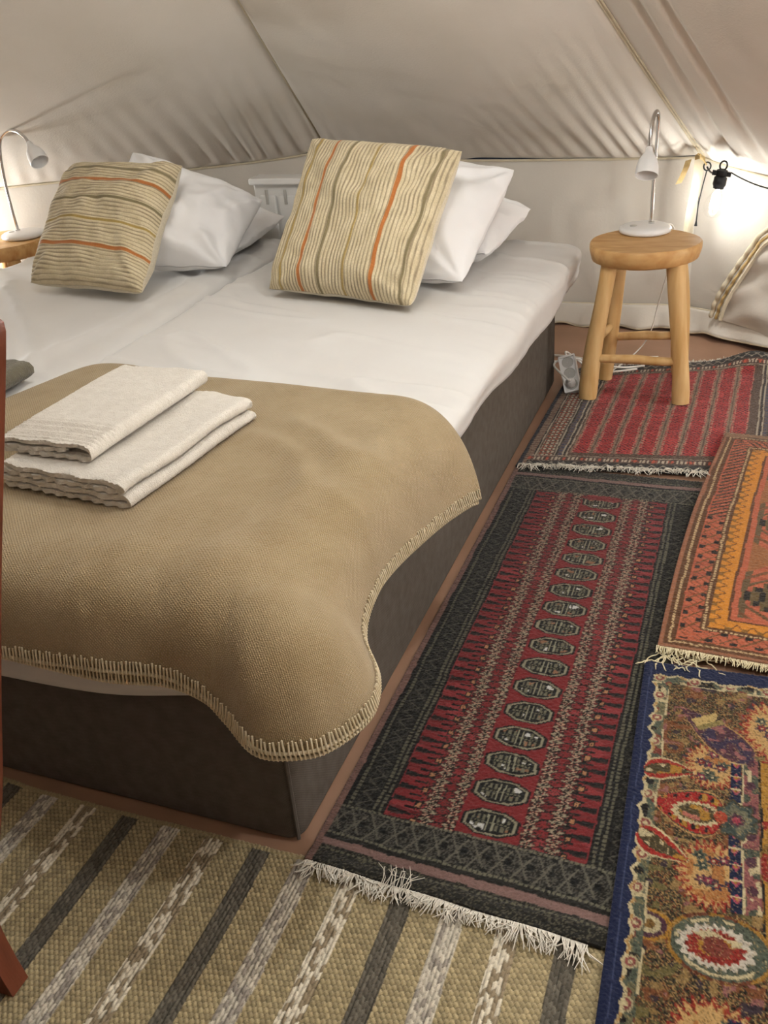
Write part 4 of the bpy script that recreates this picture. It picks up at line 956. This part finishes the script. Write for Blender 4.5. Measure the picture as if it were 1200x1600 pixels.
# --- dark red runner with a row of octagons
DX0, DY0, DW, DL = 0.022, -0.040, 0.500, 1.404
def paint_runner(U, V):
    red, red2, blk, olv, cre, pnk = C('#641d1e'), C('#722829'), C('#12100e'), C('#4a4636'), C('#92866f'), C('#6d524a')
    out = np.zeros(U.shape+(3,)); out[:] = red
    lay(out, vnoise(U*20, V*45, 1.0, 81) > .35, red2); lay(out, vnoise(U*9, V*160, 1.0, 82) > .55, C('#571819'))
    w = DW; yv = V
    Uc = np.minimum(U, w-U)                      # distance from the nearer long edge
    mid = 0.256; dx = U-mid; F0, F1 = 0.128, DL-0.155; fy = V-F0; field = (V > F0) & (V < F1)
    # comb motifs beside the border
    comb = (Uc > .088) & (Uc < .140); s = (Uc-.088)/.052; pp = 0.0290
    lay(out, comb & (tri(fy, pp) < (1-s)*0.40+.05), blk); lay(out, comb & (tri(fy+.0145, pp) < .16) & (s > .45) & (s < .85), blk)
    lay(out, comb & (tri(fy+.005, pp) < .10) & (s < .4), C('#35201c'))
    # lozenge columns
    for c0 in (-0.082, 0.082):
        for q, hw in ((-0.0200, .0215), (0.0200, .0215)):
            ax = (dx-c0-q)/hw; pr = 0.0180; ay = ((fy+(0.0 if q > 0 else pr/2)*0) % pr)/pr*2-1
            d_ = np.abs(ax)+np.abs(ay)*0.98
            inn = np.abs(ax) <= 1
            lay(out, inn & (d_ < 1.0) & (d_ > .74), blk); lay(out, inn & (d_ < .66) & (d_ > .30), cre*.72); lay(out, inn & (d_ < .25), blk)
            d2 = np.abs(ax)+np.abs(np.abs(ay)-1)*.98
            lay(out, inn & (d2 < .70) & (d2 > .52), C('#2a1613')); lay(out, inn & (d2 < .40) & (d2 > .22), C('#9a7f6a')); lay(out, inn & (d2 < .15), blk)
        for q in (-.040, .040):
            ay = ((fy+.0360/2) % .0360)-.0360/2; sq = (np.abs(dx-c0-q) < .0062) & (np.abs(ay) < .0072)
            lay(out, sq, blk); lay(out, (np.abs(dx-c0-q) < .0036) & (np.abs(ay) < .0045), C('#8d6444'))
    lay(out, (np.abs(np.abs(dx)-.082) < .044) & (speck(U.shape, [0, 1], [.84, .16], 83) > .5), C('#2c2018'))
    # octagons
    gp = 0.0672; n = np.floor(fy/gp); gy = (fy-(n+.5)*gp); hx_, hy_ = 0.0475, 0.0275
    gx = np.abs(dx); ay = np.abs(gy); oct_ = np.maximum(np.maximum(gx/hx_, ay/hy_), (gx/hx_+ay/hy_)/1.45)
    okf = field
    lay(out, okf & (gx < .051) & (oct_ > 1.0), C('#651c1d'))
    lay(out, okf & (oct_ < 1.0), blk); lay(out, okf & (oct_ < .90) & (oct_ > .80), C('#75705c')); lay(out, okf & (oct_ < .80), C('#12110f'))
    ins = okf & (oct_ < .72)
    sgn = np.sign(dx*gy)
    lay(out, ins & (np.abs(gx-.020) < .0105) & (np.abs(ay-.0095) < .0055) & (tri(dx, .010) > .40), C('#5a5746'))
    lay(out, ins & (gx > .008) & (gx < .031) & (ay > .006) & (ay < .016) & (vnoise(U*140, V*140, 1.0, 84) > .40) & (sgn > 0), C('#a9a7a2'))
    lay(out, ins & (gx > .008) & (gx < .031) & (ay > .006) & (ay < .016) & (vnoise(U*140, V*140, 1.0, 85) > .45) & (sgn < 0), C('#77543d'))
    lay(out, ins & (ay < .0016) & (tri(dx, .006) > .4), C('#625f4b')); lay(out, ins & (np.abs(gx-.0045) < .0013) & (ay < .018), C('#7a7763'))
    # long borders: black with dotted olive lines
    brd = (Uc < .086); lay(out, brd, blk)
    lay(out, brd & (speck(U.shape, [0, 1], [.80, .20], 86) > .5) & (Uc > .030) & (Uc < .062), C('#35332c'))
    for c0 in (.024, .068, .078):
        lay(out, (np.abs(Uc-c0) < .0026) & (tri(V, .0085) > .30), C('#524f40'))
    zz = (tri(V, .030)-.5)*.022; lay(out, (np.abs(Uc-.046-zz) < .0017), C('#48453b'))
    # ends: diamond checks, red guard, plain pink line, black skirt
    for Ve in (V, DL-V):
        end = Ve < .128; lay(out, end, C('#1b1915'))
        lay(out, end & (speck(U.shape, [0, 1], [.62, .38], 87) > .5) & (Ve > .062), C('#45423a'))
        k = (Ve > .068) & (Ve < .122); a_ = tri(U+Ve*.55, .034); b_ = tri(U-Ve*.55, .034)
        lay(out, k & ((a_ > .90) | (b_ > .90)), C('#545046')); lay(out, k & (tri(U+.006, .034) > .70) & (tri(Ve-.068, .027) > .62), C('#0d0c0a'))
        for c0 in (.065, .125): lay(out, end & (np.abs(Ve-c0) < .0022) & (tri(U, .008) > .35), C('#5d5a4a'))
        lay(out, (Ve > .038) & (Ve < .053), C('#6f5650')); lay(out, (Ve < .038) & (speck(U.shape, [0, 1], [.80, .20], 88) > .5), C('#4a4638'))
        lay(out, (np.abs(Ve-.030) < .002) & (tri(U, .009) > .4), C('#524f40'))
    lay(out, Uc < .012, C('#6d5148')); lay(out, (Uc < .012) & (tri(V, .004) > .7), C('#57403a'))
    return out*(0.9+0.2*np.random.default_rng(89).uniform(0, 1, U.shape))[..., None]
def z_runner(U, V, X, Y):
    return 0.0015*vnoise(U*6, V*6, 1.0, 90)+0.004*sst(-.005, -.03, Y)+0.0015*sst(.09, .02, V)*np.sin(U*34)
run = rug('runner_rug', DW, DL, 0.00215, paint_runner, lambda U, V: (DX0+U, DY0+V+0.010*(U-.25)*0-(0.020*U/DW-.008)*sst(.25, 0, V)), 0.0080, z_runner, M_yarn,
          'dark red and black runner rug with a row of octagons beside the bed', 91)
def near_run(t): return (DX0+.004+(DW-.066)*t, DY0-(0.020*t-.008)+0.002, 0.010+0.0015*math.sin(t*17)), (0.15*math.sin(t*9), -1)
fringe('fringe', near_run, 330, lambda t: 0.026+0.010*math.sin(t*13+1)**2+0.014*max(0, t-.75)*4*.6, run, M_fringe, 92, zmin=0.0085, zlift=0.006, spread=0.4)
fringe('fringe', lambda t: ((DX0+.13+.045*t, DY0-.006, .014), (0.25, -1+1.9*1)), 16, lambda t: .040, run, M_fringe, 93, zmin=0.012, zlift=0.010, spread=0.35, r=0.0007)

# --- red prayer-style rug under the right stool
RO = np.array([0.022, 1.352]); ra = math.radians(6.5); RW, RL = 0.735, 0.80
def red_world(U, V):
    sh = 0.20*V*0
    X = RO[0]+U*math.cos(ra)*0.99-V*math.sin(ra)*0.0+0.02*V; Y = RO[1]+U*math.sin(ra)+V*(0.94+0.17*U/RW)
    return X, Y
def paint_red(U, V):
    red, red2 = C('#a32b2b'), C('#b63a38'); tan, brn, blk, cre = C('#8f7a63'), C('#4b382d'), C('#211c1c'), C('#b5a792')
    out = np.zeros(U.shape+(3,)); out[:] = red; lay(out, vnoise(U*30, V*60, 1.0, 101) > .2, red2)
    fx0, fx1, fy0, fy1 = .128, RW-.150, .100, RL-.085
    x = U-fx0
    # rows of small dark lozenges over the red
    lay(out, (tri(V, .0135) > .70) & (tri(x, .0125) > .40), C('#521a1a')); lay(out, (tri(V+.0067, .0135) > .72) & (tri(x+.006, .0125) > .45), C('#431717'))
    per = .0585; p_ = ((x+.008) % per)
    st = p_ < .0125; lay(out, st, tan); lay(out, st & (tri(V, .0110) > .60), C('#6b5747')); lay(out, st & (np.abs(p_-.00625) < .0018), C('#574337'))
    dots = (np.abs(p_-.0160) < .0028) | (np.abs(p_-(per-.0035)) < .0028); lay(out, dots & (tri(V, .0110) > .55), C('#b08d76'))
    # borders
    bor = (U < fx0) | (U > fx1) | (V < fy0) | (V > fy1); lay(out, bor, brn)
    lay(out, bor & (speck(U.shape, [0, 1], [.75, .25], 102) > .5), C('#6d5a49'))
    def band(dist, along):
        lay(out, (dist > .042) & (dist < .082), C('#5c4234')); q = (dist > .042) & (dist < .082)
        lay(out, q & (tri(along, .020) > .42) & (tri(dist, .0133) > .45), cre); lay(out, q & (tri(along+.010, .020) > .62) & (tri(dist, .0133) < .5), C('#9c4a30'))
        for c0 in (.036, .088, .110, .122): lay(out, np.abs(dist-c0) < .0019, cre*.85)
        for c0 in (.032, .092, .115): lay(out, np.abs(dist-c0) < .0022, blk)
        q2 = (dist > .012) & (dist < .030); lay(out, q2, C('#6d4f40')); lay(out, q2 & (tri(along, .014) > .7), C('#97856f'))
        q3 = (dist > .096) & (dist < .107); lay(out, q3, C('#584a48')); lay(out, q3 & (tri(along, .022) > .7), C('#3b4058'))
    lf = U < fx0; rt = U > fx1
    tmp = out.copy(); band(U, V); out2 = out.copy(); out[:] = tmp; band(RW-U, V); out3 = out.copy()
    out[:] = tmp
    lay(out, np.zeros(U.shape), 0); out[lf] = out2[lf]; out[rt] = out3[rt]
    for Ve in (V, RL-V):
        q = (Ve < .085) & (U > .02) & (U < RW-.02)
        lay(out, q & (Ve < .042), C('#2a2624')); k = q & (Ve > .008) & (Ve < .036); a_ = tri(U+Ve*.9, .030); b_ = tri(U-Ve*.9, .030)
        lay(out, k & ((a_ > .84) | (b_ > .84)), C('#968c7c'))
        k = q & (Ve > .044) & (Ve < .072); lay(out, k, C('#4d3a31')); lay(out, k & (tri(U, .048) > .45) & (tri(U, .012) > .4) & (np.abs(Ve-.058) < .009), cre); lay(out, k & (tri(U+.024, .048) > .62) & (tri(U, .012) > .35) & (np.abs(Ve-.058) < .008), C('#b5533c'))
        lay(out, q & (np.abs(Ve-.076) < .0016), cre*.8)
    lay(out, (U < .010) | (U > RW-.010), C('#20202a'))
    return out*0.82*(0.88+0.24*np.random.default_rng(103).uniform(0, 1, U.shape))[..., None]
def z_red(U, V, X, Y):
    return 0.002*vnoise(U*5, V*5, 1.0, 104)+0.030*np.exp(-((U-.57)/.075)**2)*sst(RL-.14, RL, V)+0.010*np.exp(-((U-.30)/.05)**2)*sst(RL-.10, RL, V)*0.3
redrug = rug('red_rug', RW, RL, 0.0024, paint_red, red_world, 0.0125, z_red, M_yarn, 'red rug with tan stripes and patterned border under the right stool', 105)
def red_near(t):
    u = .01+.49*t; x, y = red_world(np.array(u), np.array(0.0)); return (float(x), float(y)+.004, .0160), (-.1, -1)
fringe('fringe', red_near, 250, lambda t: 0.030+0.008*math.sin(t*21), redrug, M_fringe, 106, zmin=0.012, zlift=0.008, spread=0.7)
def red_far(t):
    u = .05+.55*t; x, y = red_world(np.array(u), np.array(RL)); return (float(x), float(y)-.003, .010+0.030*math.exp(-((u-.57)/.075)**2)), (0, 1)
fringe('fringe', red_far, 200, lambda t: 0.022, redrug, M_fringe, 107, zmin=0.004, zlift=0.008, spread=0.6)

# --- orange kilim overlapping the runner
oa = math.radians(4.1); OO = np.array([0.476, 0.625]); OW, OL = 0.62, 1.035
def org_world(U, V):
    c_ = 0.018*np.sin(np.pi*V/OL)
    X = OO[0]+U*math.cos(oa)+V*math.sin(oa)-c_*np.exp(-U/.12); Y = OO[1]-U*math.sin(oa)*0.55+V*math.cos(oa); return X, Y
def paint_org(U, V):
    sal, brn, org, olv, blk, cre = C('#a8583c'), C('#553418'), C('#bd7a26'), C('#5b4a2c'), C('#1d1712'), C('#b59a72')
    out = np.zeros(U.shape+(3,)); out[:] = sal; lay(out, vnoise(U*15, V*90, 1.0, 111) > .35, C('#984c35'))
    E_ = np.minimum(np.minimum(U, OW-U), np.minimum(V-.012, OL-.012-V))      # distance to the nearest edge
    lay(out, E_ < .030, brn); lay(out, (E_ > .0165) & (E_ < .0215) & (tri(U+V, .010) > .3), cre); lay(out, E_ < .008, C('#8a5a40'))
    along = np.where(np.minimum(U, OW-U) < np.minimum(V, OL-V), V, U)
    b = (E_ > .034) & (E_ < .070); s = (E_-.034)/.036
    far = sst(.50, .56, V/OL)
    hk = tri(along+E_*.9, .036); lay(out, b & (hk > .55) & (hk < .68), C('#4a2f1b')); lay(out, b & (tri(along-E_*1.1, .036) > .84), C('#6b4526'))
    hk2 = tri(along-E_*.8, .018); lay(out, b & (hk2 > .62) & (far > .5), C('#3c2818'))
    lay(out, b & (s < .28) & (tri(along, .045) > .70) & (far < .5), blk); lay(out, b & (s > .72) & (tri(along+.020, .045) > .70) & (far < .5), blk)
    lay(out, (E_ > .070) & (E_ < .084), brn); lay(out, (np.abs(E_-.0755) < .0024) & (tri(along, .009) > .35), cre)
    o_ = (E_ > .084) & (E_ < .116); lay(out, o_, org); t_ = tri(along, .030); q = (E_-.084)/.032
    lay(out, o_ & (np.abs(t_-(1-q*1.5)) < .13) & (q < .66), C('#6d431a')); lay(out, o_ & (t_ > .55) & (q < .30), C('#7d5620'))
    lay(out, (E_ > .116) & (E_ < .122), C('#5a3419'))
    fld = E_ > .122
    lay(out, fld & (E_ < .134), sal)
    # stepped diamonds down the middle with triangles at the sides
    hw = OW/2-.134; xx = np.abs(U-OW/2)/hw; per = .315; yy = np.abs(((V-.23+per/2) % per)-per/2)/(per/2)
    st = np.floor(yy*9)/9
    dd = xx+st*1.02
    f2 = E_ > .134
    lay(out, f2 & (dd < 1.0), olv); lay(out, f2 & (dd < .97) & (dd > .90), blk); lay(out, f2 & (dd < .80) & (dd > .745), blk)
    d3 = xx+yy*1.05; lay(out, f2 & (d3 < .70), org); lay(out, f2 & (d3 < .62) & (d3 > .56), C('#5a3a18')); lay(out, f2 & (d3 < .50) & (d3 > .42), C('#7a4d1c')); lay(out, f2 & (d3 < .30), sal)
    e3 = xx+yy*1.0; tr_ = f2 & (e3 > 1.06)
    lay(out, tr_ & (e3 > 1.14) & (e3 < 1.21), C('#5c4428')); lay(out, tr_ & (xx > .93), C('#5c4a30')); lay(out, tr_ & (e3 > 1.36) & (e3 < 1.44), C('#6b4326')); lay(out, tr_ & (e3 > 1.58), C('#8c5a34'))
    lay(out, V < .012, C('#66442c')); lay(out, V > OL-.03, C('#7e6046')); lay(out, (V > OL-.03) & (vnoise(U*18, V*40, 1.0, 112) > .3), C('#5a4632'))
    return out*0.85*(0.86+0.28*np.random.default_rng(113).uniform(0, 1, U.shape))[..., None]*(0.92+.16*(tri(V, .0048) > .4))[..., None]
kil = rug('orange_rug', OW, OL, 0.0024, paint_org, org_world, 0.0205, lambda U, V, X, Y: 0.0018*vnoise(U*6, V*6, 1.0, 114)+.0008*np.sin(V*2*np.pi/.0048), M_yarn,
          'orange and salmon rug with stepped diamonds at the right edge', 115)
def org_near(t):
    u = .0+.55*t; x, y = org_world(np.array(u), np.array(0.0)); return (float(x), float(y)+.004, .0225), (-.06, -1)
fringe('fringe', org_near, 240, lambda t: 0.020, kil, M_fringe2, 116, zmin=0.0195, zlift=0.005, spread=0.18, r=0.0014)
mb = MB(); rr = np.random.default_rng(118)
for k in range(22):
    x, y = OO[0]+.002+.075*rr.uniform(0, 1), OO[1]-.002; ang = math.pi*1.5+rr.uniform(-1.5, .9); q = [(x, y+.006, .0225)]; tw = rr.normal(0, .5)
    for i in range(11):
        ang += tw*.55+rr.normal(0, .35); x += .0065*math.cos(ang); y += .0065*math.sin(ang); q.append((x, y, (.0190 if x > .468 and y < .575 else .0135)+.004*abs(math.sin(i*.7+k))))
    mb.tube(q, [.0012]*11+[.0007], 5)
o = mb.build('loose_threads', M_fringe2, kil); tag(o, kind='stuff')

# --- blue-edged floral rug in the near right corner (u right from its left edge, v towards the camera from its far end)
po = np.array([0.459, 0.585]); pdv = np.array([.028, -.724]); pdv /= np.linalg.norm(pdv); pdu = np.array([-pdv[1], pdv[0]])
PW, PL = 0.46, 1.02
def per_world(U, V): return po[0]+pdu[0]*U+pdv[0]*V, po[1]+pdu[1]*U+pdv[1]*V
def boteh(U, V, tip, end, wid, bend=0.0):
    """teardrop distance: 0 at the spine, 1 at the rim"""
    tip, end = np.array(tip), np.array(end); ax = end-tip; L_ = np.linalg.norm(ax); ax = ax/L_; n_ = np.array([-ax[1], ax[0]])
    a = ((U-tip[0])*ax[0]+(V-tip[1])*ax[1])/L_; b = (U-tip[0])*n_[0]+(V-tip[1])*n_[1]-bend*np.sin(np.clip(a, 0, 1)*np.pi)
    ac = np.clip(a, 1e-4, 1); w = wid*2.05*ac**0.85*np.sqrt(np.clip(1-ac**2.2, 0, 1))*.78
    d_ = np.abs(b)/np.maximum(w, 1e-5); return np.where((a <= 0) | (a >= 1), 9, d_), a
def ell(U, V, c, rx, ry): return np.hypot((U-c[0])/rx, (V-c[1])/ry)
def paint_per(U, V):
    nav, cre, tan, red, grn, olv, mus, pnk, pur, blk = C('#1a2242'), C('#c4b48c'), C('#b08a55'), C('#8e2a20'), C('#545a4b'), C('#4c4128'), C('#a87a2c'), C('#8c5a55'), C('#4f2f3a'), C('#1d1815')
    out = np.zeros(U.shape+(3,))
    out[:] = speck(U.shape, [olv, blk, tan*.75, C('#6e3a22'), C('#5b5232')], [.30, .25, .18, .14, .13], 121)
    n1 = vnoise(U*55, V*55, 1.0, 122); n2 = vnoise(U*95, V*95, 1.0, 123); n3 = vnoise(U*28, V*28, 1.0, 124)
    lay(out, (n3 > .35) & (n2 > -.1), C('#7a4a2a')); lay(out, (n3 < -.45) & (n2 > .1), C('#6a6038'))
    lay(out, (n1 > .55), C('#8f7346')); lay(out, (n1 < -.62), C('#3a2c33')); lay(out, (n2 > .66) & (n3 > 0), pnk)
    # tan sunbursts with flame rims either side of the long medallion
    def burst(c, rx, ry, seed):
        ang = np.arctan2((V-c[1])/ry, (U-c[0])/rx); e_ = ell(U, V, c, rx, ry)*(1+.10*np.sin(ang*26+3*n3)+.05*n1)
        lay(out, e_ < 1.06, red); lay(out, e_ < .97, C('#c19a62')); lay(out, (e_ < .9) & (n1 > .30), C('#a8703c')); lay(out, (e_ < .93) & (e_ > .78) & (tri(ang, .30) > .55), C('#9a3a24'))
        r = np.random.default_rng(seed)
        for k in range(9):
            p_ = (c[0]+rx*r.uniform(-.6, .6), c[1]+ry*r.uniform(-.65, .65)); q = ell(U, V, p_, .0085, .0075)*(1+.25*np.sin(6*np.arctan2(V-p_[1], U-p_[0])))
            inside = e_ < .9
            lay(out, inside & (q < 1.1), [grn, pur, C('#3a3040')][k % 3]); lay(out, inside & (q < .62), [C('#23302c'), C('#8c3348'), red][k % 3]); lay(out, inside & (q < .25), cre)
        return e_
    for c, rx, ry, s in (((.128, .255), .040, .046, 1), ((.132, .478), .046, .058, 2), ((.235, .150), .055, .070, 3), ((.14, .735), .05, .055, 4), ((.140, .0), .03, .02, 5), ((.13, .92), .05, .06, 6)): burst(c, rx, ry, s)
    # long column: navy bar with diamonds, pink floral stripe, mustard ground
    colm = (V > .222) & (V < .535) | (V > .70)
    bar = colm & (np.abs(U-.165) < .0085); lay(out, bar, nav*.8); dm = np.abs(U-.165)/.0085+tri(V+.012, .030)*1.2; lay(out, bar & (dm < .75), C('#a5485a')); lay(out, bar & (dm < .35), mus); lay(out, bar & (tri(V, .030) > .88), cre)
    ps = colm & (U > .175) & (U < .200); lay(out, ps, C('#8a5250')); lay(out, ps & (n1 > .25), grn*.8); lay(out, ps & (n2 > .45), cre); lay(out, colm & (np.abs(U-.1755) < .0014), cre); lay(out, ps & (ell(U, (V % .052), (.188, .026), .008, .010) < 1), pur)
    ms = (U > .2015) & (V > .225) & (V < .60); lay(out, ms, mus); lay(out, ms & (U < .2045), blk); lay(out, ms & (n1 > .4), C('#7c5b22')); lay(out, ms & (n2 > .62), red)
    # purple medallion
    dd, a = boteh(U, V, (.070, .118), (.190, .232), .036); lay(out, dd < 1.06, tan); lay(out, dd < .98, pur); lay(out, (dd < .84) & (n1 > 0.1), C('#3c3048')); lay(out, (dd < .90) & (n2 > .42), C('#8f5a58'))
    q = (np.abs((U-.118)*.86-(V-.148)*.5) < .024) & (np.abs((U-.118)*.5+(V-.148)*.86) < .015); lay(out, q, C('#c0a468')); lay(out, q & (n1 > .30), blk); lay(out, q & ((U-.118)*.5+(V-.148)*.86 > .004), C('#8a7a48'))
    # red boteh
    dd, a = boteh(U, V, (.040, .352), (.150, .366), .052); lay(out, dd < 1.10, tan); lay(out, dd < 1.02, C('#39402f')); lay(out, dd < .96, C('#9b2420')); lay(out, (dd > .58) & (dd < .90) & (tri(a, .17) > .45) & (n1 > -.2), mus); lay(out, (dd > .62) & (dd < .86) & (tri(a+.05, .17) > .72), blk)
    e_ = ell(U, V, (.110, .364), .034, .021)*(1+.07*np.sin(22*np.arctan2(V-.364, U-.110))); lay(out, e_ < 1.12, cre); lay(out, e_ < .86, olv); lay(out, (e_ < .75) & (n1 > .05), mus); lay(out, (e_ < .72) & (n2 > .4), C('#b0695a'))
    # green flower on the bar
    an = np.arctan2(V-.364, U-.168); e_ = ell(U, V, (.168, .364), .026, .034)*(1+.13*np.sin(an*8)); lay(out, e_ < 1.10, olv); lay(out, e_ < 1.0, C('#3f4a44')); lay(out, (e_ < .75) & (n1 > .1), C('#6b6a55')); lay(out, e_ < .40, pur); lay(out, e_ < .22, C('#a03a4a')); lay(out, ell(U, V, (.146, .364), .010, .012) < 1, C('#a8452c'))
    # white and green medallion
    dd, a = boteh(U, V, (.088, .586), (.205, .606), .050); e0 = ell(U, V, (.146, .598), .066, .050); lay(out, e0 < 1.08, mus*.8); lay(out, (e0 < 1.08) & (n1 > .2), C('#6b3a22')); lay(out, e0 < .97, grn); lay(out, (e0 < .90) & (e0 > .80) & (n1 > .15), cre)
    e_ = ell(U, V, (.142, .598), .044, .030)*(1+.08*np.sin(20*np.arctan2(V-.598, U-.142))); lay(out, e_ < 1.12, C('#c9beac')); lay(out, e_ < .86, red); lay(out, (e_ < .84) & (n1 > .22), cre); lay(out, e_ < .52, C('#7c3a2c')); lay(out, (e_ < .5) & (n2 > .05), mus)
    e_ = ell(U, V, (.050, .585), .030, .024); lay(out, e_ < 1.1, mus); lay(out, e_ < .88, pur); lay(out, e_ < .62, cre*.9); lay(out, e_ < .32, C('#7a5a2a')); lay(out, (e_ < .5) & (n1 > .4), C('#2c3450'))
    # left border: green ground, scalloped cream rim against the navy selvage
    for D, A_ in ((U, V), (V-.012, U)):
        b = (D < .046) & (A_ > (.0 if D is U else .02)); lay(out, b, grn); lay(out, b & (n2 > .30), C('#6e6a4e')); lay(out, b & (n1 > .45), C('#7c3a2e')); lay(out, b & (n1 < -.50), blk); lay(out, b & (n2 < -.58), cre)
        q = np.hypot((D-.033), ((A_ % .062)-.031)); b2 = b & (D > .018)
        lay(out, b2 & (q < .011), cre*.8); lay(out, b2 & (q < .0080), C('#8a4a44')); lay(out, b2 & (q < .0038), cre)
        lay(out, (np.abs(D-.0465) < .0016) & (tri(A_, .11) > .35), cre)
        rim = .0225+.0050*np.abs(np.sin(A_*np.pi/.031))+.0035*n1; lay(out, (D < rim+.0045) & (D > rim-.0015), cre); lay(out, (np.abs(D-rim-.002) < .002) & (n2 > .2), tan); lay(out, D < rim-.001, nav)
    # two small red paisleys
    for tp_, en, wd, bd in (((.100, .278), (.020, .288), .0235, .006), ((.102, .462), (.024, .418), .0245, -.006)):
        dd, a = boteh(U, V, tp_, en, wd, bd); lay(out, dd < 1.30, cre); lay(out, dd < 1.08, C('#a02a22')); lay(out, dd < .62, olv); lay(out, (dd < .58) & (n1 > .1), mus); lay(out, (dd < .5) & (n2 > .35), cre)
    lay(out, U < .0185, nav); lay(out, np.abs(U-.0125) < .0009, C('#39425f')); lay(out, V < .020, nav)
    r = np.random.default_rng(126).uniform(0, 1, U.shape); inn = (U > .03) & (V > .035)
    lay(out, inn & (r < .13), out*.45); lay(out, inn & (r > .93), out*.5+np.array(C('#b59a6a'))*.5)
    return out*0.70*(0.86+0.28*np.random.default_rng(125).uniform(0, 1, U.shape))[..., None]
per = rug('floral_rug', PW, PL, 0.0020, paint_per, per_world, 0.0160, lambda U, V, X, Y: 0.0010*vnoise(U*6, V*6, 1.0, 126)+0.0012*np.exp(-((U-.010)/.006)**2), M_yarn,
          'blue-edged floral rug with paisley motifs in the near right corner', 127)
